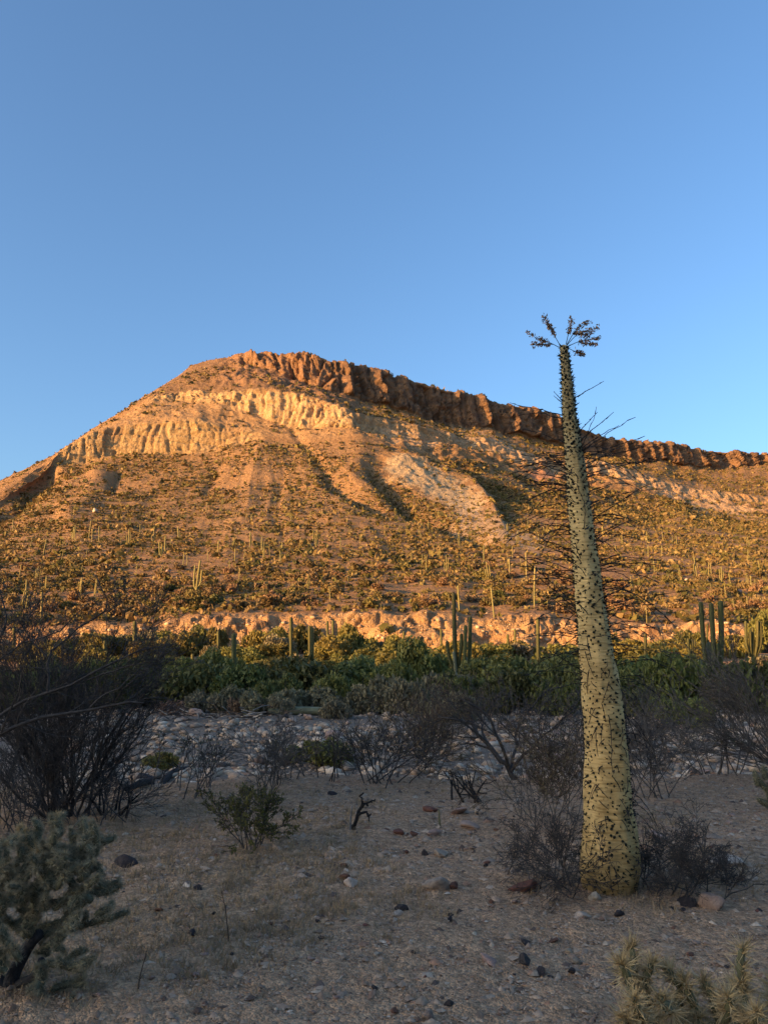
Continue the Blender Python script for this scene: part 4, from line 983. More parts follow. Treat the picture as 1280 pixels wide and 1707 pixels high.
ft = [(ground_at(a, b) + [0, 0, c], 0) for a, b, c in ((212, 1322, 0.05), (245, 1310, 0.09), (275, 1300, 0.13), (312, 1288, 0.17))]
P = np.array([p for p, _ in ft]); u = np.linspace(0, 3, 12); Q = np.stack([np.interp(u, np.arange(4), P[:, c]) for c in range(3)], 1); Q += rs.normal(size=Q.shape) * 0.01
Q[:, 2] = gz(Q[:, 0], Q[:, 1]) + 0.05
V, F = tubes(Q[None], (np.interp(u, np.arange(4), [0.03, 0.05, 0.065, 0.07]) * rs.uniform(0.85, 1.15, 12))[None], 10)
fl = empty('fallen_log', fa); tag(fl, 'blackened fallen trunk propped up behind the left thicket', 'fallen trunk')
obj('trunk', make_mesh('fallen_trunk', V - fa, F, m_char_wood, True), fl)
Q[:, 2] = gz(Q[:, 0], Q[:, 1]) + 0.05
for q in range(14):
    b = Q[rs.randint(6, 12)] + [0, 0.05, 0.02]; P = wander(b[None], rs.normal(size=(1, 3)) * [0.9, 0.4, 0.3] + [[0.5, 0, 0.25]], np.array([rs.uniform(0.15, 0.5)]), 6, 0.16, rs)
    P[..., 2] = np.maximum(P[..., 2], gz(P[..., 0], P[..., 1]) + 0.01)
    V, F = tubes(P, np.linspace(0.012, 0.004, 6)[None], 6); obj('broken_branch', make_mesh('broken_branch', V - fa, F, m_char_wood, True), fl)
# ------------------------------------------------------------------ stones, gravel, grass
import bmesh
def rock_mesh(name, seed, sub, m_, rough=0.35, flat=0.75, facet=True):
    r_ = np.random.RandomState(seed); bm = bmesh.new(); bmesh.ops.create_icosphere(bm, subdivisions=sub, radius=1.0)
    V = np.array([v.co for v in bm.verts]); F = np.array([[v.index for v in f.verts] for f in bm.faces]); bm.free()
    o_ = r_.uniform(-50, 50, 3)
    d = 1 + rough * fbm(V[:, 0] * 0.9 + o_[0], V[:, 1] * 0.9 + o_[1], V[:, 2] * 0.9 + o_[2], 3)
    V = V * d[:, None]
    if facet:                                   # knock flat faces off
        for _ in range(11):
            n_ = unit(r_.normal(size=3)); h = r_.uniform(0.42, 0.82); s_ = V @ n_
            V = V - np.maximum(s_ - h, 0)[:, None] * n_ * 0.9
    V = V * np.array([r_.uniform(0.85, 1.25), r_.uniform(0.75, 1.05), flat * r_.uniform(0.8, 1.2)])
    return make_mesh(name, V, F, m_), V, F

m_grey_st = mat('grey_stone', (0.39, 0.285, 0.205), (0.24, 0.175, 0.13), scale=2.2, rough=0.9, bump=0.5, bscale=7, rnd=0.28, bdist=0.1)
m_white_st = mat('pale_stone', (0.58, 0.44, 0.32), (0.39, 0.29, 0.205), scale=2.2, rough=0.9, bump=0.5, bscale=7, rnd=0.15, bdist=0.1)
m_pink_st = mat('pink_stone', (0.42, 0.27, 0.20), (0.27, 0.175, 0.135), scale=2.2, rough=0.9, bump=0.5, bscale=7, rnd=0.15, bdist=0.1)
m_red_st = mat('red_brown_stone', (0.23, 0.095, 0.055), (0.11, 0.055, 0.04), scale=2.2, rough=0.9, bump=0.5, bscale=7, rnd=0.2, bdist=0.1)
m_dark_st = mat('dark_basalt', (0.075, 0.060, 0.056), (0.035, 0.028, 0.028), scale=3, rough=0.85, bump=0.6, bscale=9, rnd=0.3, bdist=0.1)
KM = dict(g=m_grey_st, w=m_white_st, p=m_pink_st, r=m_red_st, d=m_dark_st)
ROCKS = {k: [rock_mesh('rock_' + k, 700 + 10 * q + i, 3, m_)[0] for i in range(4)] for q, (k, m_) in enumerate(KM.items())}
SMALL = {k: [rock_mesh('stone_' + k, 800 + 10 * q + i, 2, m_, 0.25, 0.7)[0] for i in range(5)] for q, (k, m_) in enumerate(KM.items())}
rr = np.random.RandomState(31)
def put_rock(name, px, py, wpx, k, label, big=True, group=None, hfac=1.0):
    b = ground_at(px, py); s = wpx * mpp(b[1]) * 0.5
    o = obj(name, (ROCKS if big else SMALL)[k][rr.randint(4)], None, b + [0, s * 0.4, s * 0.28 * hfac], (rr.normal() * 0.15, rr.normal() * 0.15, rr.uniform(0, 6.28)), (s, s, s * hfac))
    tag(o, label, 'rock', group); return o
for px, py, w, k, lab, hf in (
    (1185, 1516, 46, 'p', 'large rounded pinkish boulder right of the boojum foot', 0.95), (993, 1504, 24, 'w', 'chunky pale rock at the left foot of the boojum', 1.0), (1032, 1528, 24, 'd', 'dark brown block just in front of the boojum foot', 1.0),
    (876, 1488, 50, 'r', 'large rust red rock under the wiry shrub left of the boojum', 0.75), (728, 1484, 40, 'g', 'flat bluish grey stone in the middle of the gravel', 0.7), (757, 1482, 20, 'r', 'brown angular stone touching the flat bluish grey one', 0.9),
    (668, 1520, 26, 'd', 'black wedge shaped rock in the middle of the gravel', 0.9), (662, 1526, 22, 'w', 'pale flat stone in front of the black wedge shaped rock', 0.5), (585, 1478, 26, 'w', 'pale rounded stone left of centre on the gravel', 0.8), (572, 1466, 24, 'r', 'brown stone behind the pale rounded one', 0.7),
    (688, 1592, 15, 'd', 'small jet black stone on the open gravel', 0.9), (877, 1576, 22, 'd', 'dark grey domed stone on the lower gravel', 0.8), (875, 1608, 26, 'd', 'jet black jagged rock on the lower gravel', 1.0), (902, 1626, 24, 'd', 'dark slate stone right of the jet black jagged rock', 0.8),
    (955, 1622, 18, 'd', 'dark round stone left of the straw cholla', 1.0), (963, 1608, 20, 'g', 'grey wedge stone resting behind the dark round stone', 0.9), (922, 1573, 30, 'r', 'flat rusty stone sliver on the lower gravel', 0.35), (818, 1610, 34, 'p', 'low pinkish slab left of the jet black jagged rock', 0.5),
    (657, 1690, 16, 'r', 'small dark red stone near the bottom edge', 0.8), (748, 1676, 15, 'd', 'small brown black stone near the bottom edge', 0.9), (714, 1700, 22, 'g', 'pale grey round stone on the bottom edge', 0.8), (207, 1445, 42, 'd', 'dark bluish rock right of the left cholla', 0.8),
    (665, 1392, 22, 'r', 'reddish stone at the left of the stone cluster', 0.7), (690, 1394, 20, 'r', 'rusty stone in the middle of the stone cluster', 0.9), (724, 1393, 30, 'p', 'pinkish slab at the right of the stone cluster', 0.6), (708, 1427, 14, 'd', 'dark upright stone below the stone cluster', 1.3), (735, 1428, 34, 'g', 'low grey ledge stone below the stone cluster', 0.5),
    (762, 1358, 30, 'p', 'pale pink stone toward the blackened cholla', 0.6), (785, 1380, 46, 'p', 'long flat pinkish slab near the green tipped stalk', 0.4), (798, 1358, 18, 'w', 'pale small block near the long pinkish slab', 0.9), (720, 1354, 26, 'r', 'dark reddish stone toward the blackened cholla', 0.7),
    (555, 1325, 18, 'd', 'dark stone on the rise left of the forked stump', 0.7), (330, 1484, 20, 'd', 'dark half buried stone on the left straw ground', 0.6), (320, 1560, 18, 'd', 'dark stone beside the thin weed stalk', 0.8), (262, 1520, 24, 'r', 'dark reddish flat stone on the left straw ground', 0.5),
    (1150, 1512, 44, 'd', 'flat dark slab between the boojum and the boulder', 0.4), (970, 1530, 24, 'w', 'pale crumbly stone in front of the chunky pale rock', 0.7), (1100, 1400, 40, 'g', 'grey stone behind the right wiry shrub', 0.6), (1215, 1440, 60, 'w', 'pale broken slabs of stone at the right', 0.4),
    (325, 1188, 0, 'g', '', 1)):
    if lab: put_rock('rock', px, py, w, k, lab, True, None, hf)
for q in range(150):
    px, py = rr.uniform(140, 1275), 1707 - 380 * rr.beta(1.1, 1.2)
    if 955 < px < 1075 and py > 1440 and py < 1510: continue
    k = rr.choice(list('gwprd'), p=[.44, .07, .17, .14, .18])
    nm = dict(g='grey', w='pale', p='pinkish', r='reddish', d='dark')[k]
    zn = ('lower' if py > 1560 else 'upper') + ' ' + ('left' if px < 500 else 'centre' if px < 850 else 'right')
    put_rock('rock', px, py, rr.uniform(6, 14), k, 'small %s stone scattered on the foreground gravel, %s part' % (nm, zn), False, 'small %s stones on the gravel, %s' % (nm, zn), rr.uniform(0.5, 1))

def scatter(name, X, Y, Z, S, protos, colors, m_, label, cat, rng, flat=(0.5, 1.0)):
    """many small stones as one mesh of kind stuff"""
    g = Geo(); n = len(X); which = rng.randint(0, len(protos), n)
    for w, (PV, PF) in enumerate(protos):
        i = np.nonzero(which == w)[0]; a = rng.uniform(0, 6.28, len(i)); ca, sa = np.cos(a), np.sin(a)
        sc = S[i][:, None] * np.stack([rng.uniform(0.8, 1.3, len(i)), rng.uniform(0.7, 1.1, len(i)), rng.uniform(*flat, len(i))], 1)
        L_ = PV[None] * sc[:, None, :]
        W = np.stack([L_[..., 0] * ca[:, None] - L_[..., 1] * sa[:, None] + X[i][:, None], L_[..., 0] * sa[:, None] + L_[..., 1] * ca[:, None] + Y[i][:, None], L_[..., 2] + (Z[i] + sc[:, 2] * 0.25)[:, None]], -1)
        F = (PF[None] + (np.arange(len(i)) * len(PV))[:, None, None]).reshape(-1, 3)
        g.add(W.reshape(-1, 3), F, np.repeat(colors[i], len(PV), 0))
    return tag(obj(name, g.mesh(name, m_)), label, cat, kind='stuff')
P0 = [rock_mesh('tmp', 900 + i, 1, m_grey_st, 0.2, 0.75)[1:] for i in range(5)]
def ico12(seed):
    r_ = np.random.RandomState(seed); t = (1 + 5 ** .5) / 2
    V = np.array([(-1, t, 0), (1, t, 0), (-1, -t, 0), (1, -t, 0), (0, -1, t), (0, 1, t), (0, -1, -t), (0, 1, -t), (t, 0, -1), (t, 0, 1), (-t, 0, -1), (-t, 0, 1)], float) / 1.9
    F = np.array([(0, 11, 5), (0, 5, 1), (0, 1, 7), (0, 7, 10), (0, 10, 11), (1, 5, 9), (5, 11, 4), (11, 10, 2), (10, 7, 6), (7, 1, 8), (3, 9, 4), (3, 4, 2), (3, 2, 6), (3, 6, 8), (3, 8, 9), (4, 9, 5), (2, 4, 11), (6, 2, 10), (8, 6, 7), (9, 8, 1)])
    return V * r_.uniform(0.7, 1.15, (12, 1)) * np.array([1, 0.85, 0.7]), F
PB = [ico12(i) for i in range(6)]
def oct6(seed):
    r_ = np.random.RandomState(seed); V = np.array([(1, 0, 0), (-1, 0, 0), (0, 1, 0), (0, -1, 0), (0, 0, 1), (0, 0, -1)], float) + r_.normal(size=(6, 3)) * 0.22
    V[:4, 2] -= 0.35
    return V * [1, 0.85, 0.6], np.array([(0, 2, 4), (2, 1, 4), (1, 3, 4), (3, 0, 4)])        # the underside is in the soil
PO = [oct6(i) for i in range(8)]
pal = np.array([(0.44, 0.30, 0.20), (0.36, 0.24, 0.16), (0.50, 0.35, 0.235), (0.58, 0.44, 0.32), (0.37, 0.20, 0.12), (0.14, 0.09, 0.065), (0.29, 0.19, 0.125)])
m_pebble = mat('pebble', (1.1, 1.1, 1.1), (0.75, 0.74, 0.73), scale=60, rough=0.95, attr=True)
def pick(n, p, rng): return pal[rng.choice(len(pal), n, p=p)] * rng.uniform(0.8, 1.15, (n, 1))
n = 52000
# more pebbles near the viewer, in the frame
yy = 3.4 * (12.0 / 3.4) ** (rr.uniform(0, 1, n) ** 1.25); xx = rr.uniform(-0.56, 0.56, n) * yy
keep = (rr.uniform(0, 1, n) < 0.35 + 0.65 * smooth(-0.9, 0.7, xx / yy * 2.2 + fbm(xx * 0.8, yy * 0.8, 3.0, 3)))
xx, yy = xx[keep], yy[keep]; n = len(xx)
ss = 0.0056 * (1 + rr.pareto(2.6, n)).clip(1, 6) * (0.8 + 0.05 * yy)
xf = rr.uniform(-0.5, 0.55, 7000); yf = 6.0 + 6.0 * rr.uniform(0, 1, 7000); xf = xf * yf      # coarser chips farther out
xx, yy = np.concatenate([xx, xf]), np.concatenate([yy, yf]); ss = np.concatenate([ss, 0.011 * (1 + rr.pareto(2.4, 7000)).clip(1, 5)]); n = len(xx)
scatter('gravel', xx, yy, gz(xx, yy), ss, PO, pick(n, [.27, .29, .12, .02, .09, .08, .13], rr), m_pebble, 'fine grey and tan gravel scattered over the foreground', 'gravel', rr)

# river bed stones: 300 large ones as objects, the rest as one spread
def bed_xy(n, rng, y0=12.6, y1=38.0):
    u = rng.uniform(0, 1, n)
    y = 1 / ((1 - u) / y0 + u / y1) if False else y0 * (y1 / y0) ** u
    x = rng.uniform(-0.40, 0.52, n) * y
    return x, y
X, Y = bed_xy(300, rr)
for q in range(300):
    k = rr.choice(list('gwpd'), p=[.50, .30, .15, .05]); s = (0.075 + 0.17 * rr.beta(1, 3.6)) * (0.62 + Y[q] / 42)
    nm = dict(g='grey', w='pale', p='pinkish', d='dark')[k]
    o = obj('stone', SMALL[k][rr.randint(5)], None, (X[q], Y[q], float(gz(X[q], Y[q])) + s * 0.25), (rr.normal() * 0.2, rr.normal() * 0.2, rr.uniform(0, 6.28)), (s * rr.uniform(0.9, 1.4), s, s * rr.uniform(0.6, 1.0)))
    qx = float(project(np.array([X[q], Y[q], -0.5]))[0]); zn = ('near' if Y[q] < 18 else 'middle' if Y[q] < 27 else 'far') + ' ' + ('left' if qx < 430 else 'centre' if qx < 850 else 'right')
    tag(o, '%s rounded stone lying in the dry river bed, %s part' % (nm, zn), 'stone', '%s stones in the river bed, %s' % (nm, zn))
for px, py, w, k, lab in ((322, 1194, 30, 'p', 'large pinkish boulder in the river bed beside the fallen pole'), (297, 1203, 14, 'w', 'pale boulder on the far left sand bar of the river bed'), (474, 1203, 12, 'w', 'pale block on the far edge of the river bed'),
                          (514, 1199, 20, 'p', 'pink boulder right of the fallen cactus pole'), (378, 1212, 14, 'w', 'white stone on the river bed sand'), (505, 1232, 18, 'p', 'tan boulder on the near side of the river bed'), (432, 1282, 18, 'w', 'round white stone behind the creosote bush'),
                          (1157, 1232, 18, 'w', 'white stone at the right end of the river bed'), (1148, 1213, 14, 'w', 'smaller white stone at the right end of the river bed'), (1180, 1165, 16, 'p', 'pale pink boulder below the three column cactus'), (560, 1232, 34, 'p', 'low tan slab in the river bed behind the green tuft')):
    put_rock('boulder', px, py, w, k, lab, True, None, 0.85)
n = 9000
X, Y = bed_xy(n, rr, 12.0, 39.0)
# a low bank of stones runs along the near edge and the middle
bar = smooth(-0.25, 0.15, fbm(X * 0.16, Y * 0.30, 6.6, 3)); kb = rr.uniform(0, 1, n) < 0.25 + 0.75 * bar; X, Y = X[kb], Y[kb]; n = len(X)      # sand bars stay nearly bare
S = 0.036 * (1 + rr.pareto(1.9, n)).clip(1, 5.0) * (0.55 + Y / 30)
C = pick(n, [.28, .22, .20, .17, .04, .05, .04], rr) * np.array([0.98, 1.0, 1.02])
scatter('river_cobbles', X, Y, gz(X, Y), S, P0[:1] + PB, C, m_pebble, 'grey and white cobbles filling the dry river bed', 'cobbles', rr, (0.5, 0.9))

# dry grass: straw tufts, thin blades
def blades(name, cx, cy, nb, h, spread, m_, label, rng, wid=0.0022, z0=None):
    n = len(cx); i = np.repeat(np.arange(n), nb); N_ = len(i)
    a = rng.uniform(0, 6.28, N_); r_ = np.abs(rng.normal(size=N_)) * spread
    bx, by = cx[i] + np.cos(a) * r_, cy[i] + np.sin(a) * r_
    hh = np.repeat(h, nb) * rng.uniform(0.4, 1.15, N_)
    bz = gz(bx, by) - 0.004
    d = np.stack([np.cos(a) * rng.uniform(0, 0.9, N_), np.sin(a) * rng.uniform(0, 0.9, N_), np.ones(N_)], 1); d = unit(d + rng.normal(size=(N_, 3)) * 0.18)
    sd = unit(np.cross(d, rng.normal(size=(N_, 3)))) * wid
    b0 = np.stack([bx, by, bz], 1); mid = b0 + d * hh[:, None] * 0.55; tp = mid + unit(d + rng.normal(size=(N_, 3)) * 0.35) * hh[:, None] * 0.45
    V = np.stack([b0 - sd, b0 + sd, mid + sd * 0.7, mid - sd * 0.7, tp], 1).reshape(-1, 3)
    k = np.arange(N_)[:, None] * 5
    return V, k + np.array([[0, 1, 2, 3]]), k + np.array([[3, 2, 4]])
m_straw = mat('dry_straw', (0.40, 0.275, 0.15), (0.22, 0.15, 0.085), scale=6, rough=0.85, world=True)
n = 5200
gy = 3.9 * (10.5 / 3.9) ** rr.uniform(0, 1, n); gx = rr.uniform(-0.52, 0.5, n) * gy
dens = smooth(-0.2, 0.5, fbm(gx * 0.6 + 3, gy * 0.6, 12.0, 3) + 0.45 * smooth(0.05, -0.3, gx / gy) - 0.25 * smooth(0.0, 0.3, gx / gy))
gx[:60] = axis[1][0] + rr.normal(size=60) * 0.25; gy[:60] = BD + rr.normal(size=60) * 0.22; dens[:60] = 1
k_ = rr.uniform(0, 1, n) < dens * smooth(3.7, 5.0, gy) ; gx, gy = gx[k_], gy[k_]
V, Q4, T3 = blades('g', gx, gy, 16, 0.05 * rr.uniform(0.5, 1.5, len(gx)), 0.05, m_straw, '', rr, 0.0024)
tag(obj('dry_grass', make_mesh('dry_grass', V, [Q4, T3], m_straw)), 'short dry straw grass over the left and middle ground', 'grass', kind='stuff')

# ------------------------------------------------------------------ river side bushes
def bush_protos(nm, seeds, m_leaf, m_stem, nleaf=2600, leaf=0.065, lobes=14, shape=(1, 1, 0.8), up=0.2):
    """unit bush: radius about 1, height about 1; foliage spread through lobes with gaps, and stems"""
    out = []
    for sd in seeds:
        r_ = np.random.RandomState(sd)
        a = r_.uniform(0, 6.28, lobes); rad_ = np.sqrt(r_.uniform(0, 1, lobes)) * 0.72; hz_ = r_.uniform(0.15, 0.72, lobes) * (1 - 0.35 * rad_)
        LC = np.stack([np.cos(a) * rad_, np.sin(a) * rad_, hz_], 1); LR_ = r_.uniform(0.2, 0.38, lobes)
        w = r_.choice(lobes, nleaf, p=LR_ ** 2 / (LR_ ** 2).sum())
        d = unit(r_.normal(size=(nleaf, 3)) + [0, 0, 0.25]); q = LR_[w] * r_.uniform(0.35, 1.08, nleaf) ** 0.6
        C = LC[w] + d * q[:, None]; C[:, 2] = np.abs(C[:, 2])
        C = C * shape
        V, F = diamonds(C, leaf * r_.uniform(0.6, 1.3, nleaf), r_, 1.8, up)
        fol = make_mesh(nm + '_foliage', V, F, m_leaf)
        n0 = 9; st = np.zeros((n0, 3)); st[:, :2] = r_.normal(size=(n0, 2)) * 0.08
        dd = LC[:n0] * shape - st; P = wander(st, dd, np.linalg.norm(dd, axis=1) * 1.15, 7, 0.12, r_)
        R = np.linspace(0.028, 0.008, 7)[None].repeat(n0, 0)
        P2, R2 = sprout(P, R, 5, r_, spread=0.8, lenf=(0.3, 0.6))
        g = Geo(); g.add(*tubes(P, R, 5)); g.add(*tubes(P2, R2, 3))
        out.append((fol, g.mesh(nm + '_stems', m_stem)))
    return out
def put_bush(name, protos, b, w, h, label, cat, group=None, q=None):
    fol, st = protos[rr.randint(len(protos)) if q is None else q]
    e = empty(name, b, rr.uniform(0, 6.28), (w * 0.62, w * 0.62, h * 1.40)); tag(e, label, cat, group)
    obj('foliage', fol, e); s_ = obj('stem', st, e); s_['kind'] = 'stuff'
    return e
m_gdark = mat('dark_green_leaf', (0.205, 0.20, 0.055), (0.09, 0.092, 0.027), scale=4, rough=0.6, rnd=0.4, transl=0.2)
m_gmid = mat('mid_green_leaf', (0.24, 0.225, 0.055), (0.11, 0.11, 0.03), scale=4, rough=0.6, rnd=0.2, transl=0.25)
m_ggrey = mat('grey_green_leaf', (0.27, 0.225, 0.12), (0.14, 0.115, 0.065), scale=4, rough=0.7, rnd=0.2, transl=0.15)
m_gyel = mat('yellow_green_leaf', (0.27, 0.22, 0.055), (0.14, 0.115, 0.03), scale=4, rough=0.6, rnd=0.2, transl=0.25)
m_gbrown = mat('brown_dry_leaf', (0.27, 0.165, 0.10), (0.14, 0.085, 0.055), scale=4, rough=0.8, rnd=0.2)
BG = bush_protos('green_bush', (1, 2, 3, 4), m_gdark, m_dark_wood, 4200, 0.062, 18)
BM = bush_protos('mid_bush', (5, 6, 7), m_gmid, m_dark_wood, 3600, 0.062, 16)
BS = bush_protos('grey_bush', (8, 9, 10), m_ggrey, m_grey_wood, 2600, 0.07, 14, up=1.2)
BY_ = bush_protos('yellow_bush', (11, 12, 13), m_gyel, m_brown_wood, 2600, 0.07, 14)
BB = bush_protos('brown_bush', (14, 15), m_gbrown, m_brown_wood, 1800, 0.06, 12, up=0.8)
def bush_px(name, protos, px, py_base, wpx, top, depth, label, cat='bush', group=None, q=None):
    if 28 < depth < 50: depth = depth * 0.86; wpx = wpx * 1.12
    x = at(px, py_base, depth); z0 = float(gz(x[0], depth)); b = np.array([x[0], depth, z0])
    h = at(px, top, depth)[2] - z0
    return put_bush(name, protos, b, wpx * mpp(depth), max(h, 0.3), label, cat, group, q)
for px, base, w, top, dep, pr, lab in (
    (495, 1150, 165, 1084, 44, BG, 'big dark green domed bush on the far river bank, left of centre'), (322, 1155, 110, 1100, 43, BG, 'dark green bush behind the tan tumble of brush at left'), (395, 1155, 90, 1112, 42, BG, 'grey shaded green bush below the tall lone column cactus'), (250, 1150, 90, 1105, 44, BG, 'dark bush half hidden by the left thicket'),
    (615, 1150, 140, 1098, 45, BG, 'wide dark green bush right of the domed bush'), (585, 1140, 90, 1092, 48, BG, 'dark green bush behind the wide one right of the domed bush'), (705, 1130, 85, 1066, 54, BG, 'dark round tree standing taller behind the river bushes'), (660, 1150, 80, 1110, 43, BM, 'lighter green bush left of the candelabra cactus'),
    (735, 1160, 110, 1118, 41, BS, 'grey twiggy bush at the foot of the candelabra cactus'), (830, 1150, 120, 1090, 45, BM, 'leafy green bush right of the candelabra cactus'), (900, 1150, 130, 1078, 46, BG, 'broad dark green bush left of the boojum trunk'), (955, 1150, 90, 1085, 44, BG, 'dark green bush directly behind the boojum trunk'),
    (1065, 1150, 110, 1092, 44, BG, 'dark green bush right of the boojum trunk'), (1118, 1158, 85, 1095, 41, BM, 'bright olive bush between the boojum and the three column cactus'), (1085, 1120, 100, 1072, 58, BY_, 'yellow lit bush beyond the dark one right of the boojum'), (1150, 1195, 90, 1160, 30, BM, 'low green bush at the right end of the river bed'),
    (1220, 1160, 110, 1100, 42, BG, 'dark green bush right of the three column cactus'), (1290, 1165, 130, 1085, 40, BG, 'dark green bush cut by the right edge'), (515, 1184, 80, 1144, 37, BS, 'grey green feathery bush in front of the domed bush'), (600, 1176, 75, 1148, 38, BS, 'low grey green bush right of the feathery bush'),
    (437, 1190, 60, 1148, 36, BS, 'small grey sage bush left of the feathery bush'), (385, 1172, 60, 1140, 39, BS, 'small grey bush beside the tan tumble of brush'), (345, 1180, 60, 1150, 38, BS, 'pale grey bush above the left sand bar'), (688, 1188, 75, 1130, 36, BS, 'grey olive bush at the near edge of the river, centre'),
    (770, 1170, 80, 1120, 40, BG, 'dark shaded bush below the candelabra cactus'), (180, 1160, 110, 1108, 42, BG, 'dark bush behind the left thicket'), (90, 1160, 120, 1105, 42, BG, 'second dark bush behind the left thicket'), (0, 1165, 130, 1110, 42, BG, 'dark bush behind the left thicket at the frame edge'), (1010, 1160, 80, 1100, 42, BG, 'dark green bush hidden behind the boojum trunk'),
    (560, 1165, 70, 1118, 40, BM, 'brighter green mound between the domed bush and the wide bush'), (460, 1170, 70, 1125, 39, BG, 'dark mound spilling forward below the domed bush'), (640, 1172, 90, 1122, 38, BS, 'grey olive mound in front of the wide bush'), (850, 1168, 90, 1120, 38, BG, 'dark mound in front of the leafy green bush'), (920, 1172, 80, 1128, 38, BM, 'green mound spilling toward the stones left of the boojum'),
    (360, 1140, 80, 1092, 46, BM, 'green bush tucked behind the thick shaded column'), (790, 1140, 70, 1100, 46, BG, 'dark bush behind the candelabra cactus foot'), (1140, 1140, 70, 1100, 47, BG, 'dark bush behind the bright olive bush'), (1060, 1185, 90, 1140, 35, BG, 'dark brush in front of the bush right of the boojum'), (300, 1150, 70, 1106, 45, BM, 'green bush left of the green pair behind the sand bar'),
    (560, 1192, 46, 1164, 34, BS, 'small grey sage at the end of the fallen pole'), (760, 1196, 80, 1150, 33, BS, 'grey sage mound at the river edge below the candelabra'), (470, 1192, 44, 1160, 35, BS, 'small sage left of the fallen pole start')):
    bush_px('bush', pr, px, base, w, top, dep, lab)
bush_px('dry_bush', BB, 402, 1182, 34, 1158, 37, 'small orange tan dry tuft on the far river bank'); bush_px('dry_bush', BB, 283, 1184, 48, 1164, 36, 'pale brown ball of dry brush at the left of the river bank')
bush_px('green_tuft', BM, 530, 1278, 100, 1232, ground_at(530, 1276)[1], 'low bright green tuft growing in the river bed')
bush_px('yellow_tuft', BY_, 268, 1275, 62, 1250, ground_at(268, 1282)[1], 'small yellow green tuft by the fallen dark trunk')
# sunlit bushes between the river and the bank
for px, base, w, top, dep, pr, lab in (
    (312, 1085, 46, 1062, 82, BY_, 'round sunlit bush in front of the bank at left'), (362, 1080, 44, 1050, 84, BY_, 'sunlit bush beside the pale column cactus at left'), (435, 1080, 52, 1050, 82, BY_, 'sunlit olive tree in front of the bank, third from left'), (500, 1078, 42, 1040, 86, BY_, 'sunlit tree against the bank behind the dark cactus pole'),
    (580, 1086, 52, 1045, 80, BY_, 'sunlit tree casting its shadow on the bank'), (655, 1090, 44, 1062, 80, BY_, 'sunlit bush left of the dark round tree'), (250, 1100, 60, 1070, 76, BY_, 'sunlit yellow bush seen through the left thicket'), (190, 1100, 70, 1062, 78, BY_, 'taller sunlit bush seen through the left thicket'), (110, 1100, 80, 1070, 76, BY_, 'sunlit bush far behind the left thicket'),
    (40, 1105, 70, 1072, 76, BY_, 'sunlit bush at the left frame edge'), (390, 1100, 60, 1078, 76, BM, 'green sunlit bush behind the lone column cactus'), (455, 1095, 60, 1076, 78, BY_, 'low sunlit bush above the domed bush'), (545, 1102, 60, 1080, 74, BY_, 'low sunlit bush right of the domed bush'), (620, 1100, 60, 1082, 76, BM, 'green low sunlit bush, centre'),
    (680, 1098, 60, 1078, 78, BY_, 'low sunlit bush behind the dark round tree'), (815, 1100, 70, 1074, 76, BM, 'sunlit green bush right of the candelabra cactus'), (870, 1092, 60, 1072, 80, BY_, 'sunlit bush by the dark column left of the boojum'), (1040, 1090, 70, 1068, 80, BY_, 'sunlit bush just right of the boojum'), (1110, 1095, 70, 1066, 78, BY_, 'sunlit pale bush beyond the olive one'),
    (1150, 1085, 44, 1052, 84, BM, 'sunlit tree left of the three column cactus'), (1225, 1090, 60, 1062, 80, BY_, 'sunlit bush right of the three column cactus'), (1275, 1085, 50, 1030, 88, BM, 'sunlit tree behind the right cactus cluster'), (930, 1095, 60, 1075, 78, BM, 'sunlit bush behind the boojum at left'), (765, 1096, 60, 1078, 80, BY_, 'sunlit bush behind the candelabra cactus')):
    bush_px('sunlit_bush', pr, px, base, w * 1.15, top - 4, dep, lab)

for q in range(26):
    px = rr.uniform(20, 1270); dep = rr.uniform(70, 91); yb_ = 1100; sz = rr.uniform(1.6, 3.6)
    side = 'left' if px < 400 else 'centre' if px < 900 else 'right'
    b = at(px, 1095, dep); b[2] = float(gz(b[0], dep))
    put_bush('sunlit_bush', [BY_, BM, BY_, BS][q % 4], b, sz * rr.uniform(1.1, 1.7), sz * 0.8, 'low sunlit bush at the foot of the bank, %s of the picture' % side, 'bush', 'bushes at the foot of the bank, %s' % side)
for q in range(34):                             # the strip between the shaded belt and the lit bushes
    px = -10 + 1300 * (q + rr.uniform(0, 1)) / 34; dep = rr.uniform(47, 66); sz = rr.uniform(1.3, 2.4)
    side = ['far left', 'left of centre', 'centre', 'right of centre', 'far right'][min(4, max(0, int(px / 256)))]
    b = at(px, 1100, dep); b[2] = float(gz(b[0], dep))
    put_bush('bush', [BM, BG, BY_, BS, BM][q % 5], b, sz * rr.uniform(1.4, 2.0), sz * 0.85, 'half shaded bush between the dark belt and the sunlit bushes, %s' % side, 'bush', 'half shaded bushes, %s' % side)
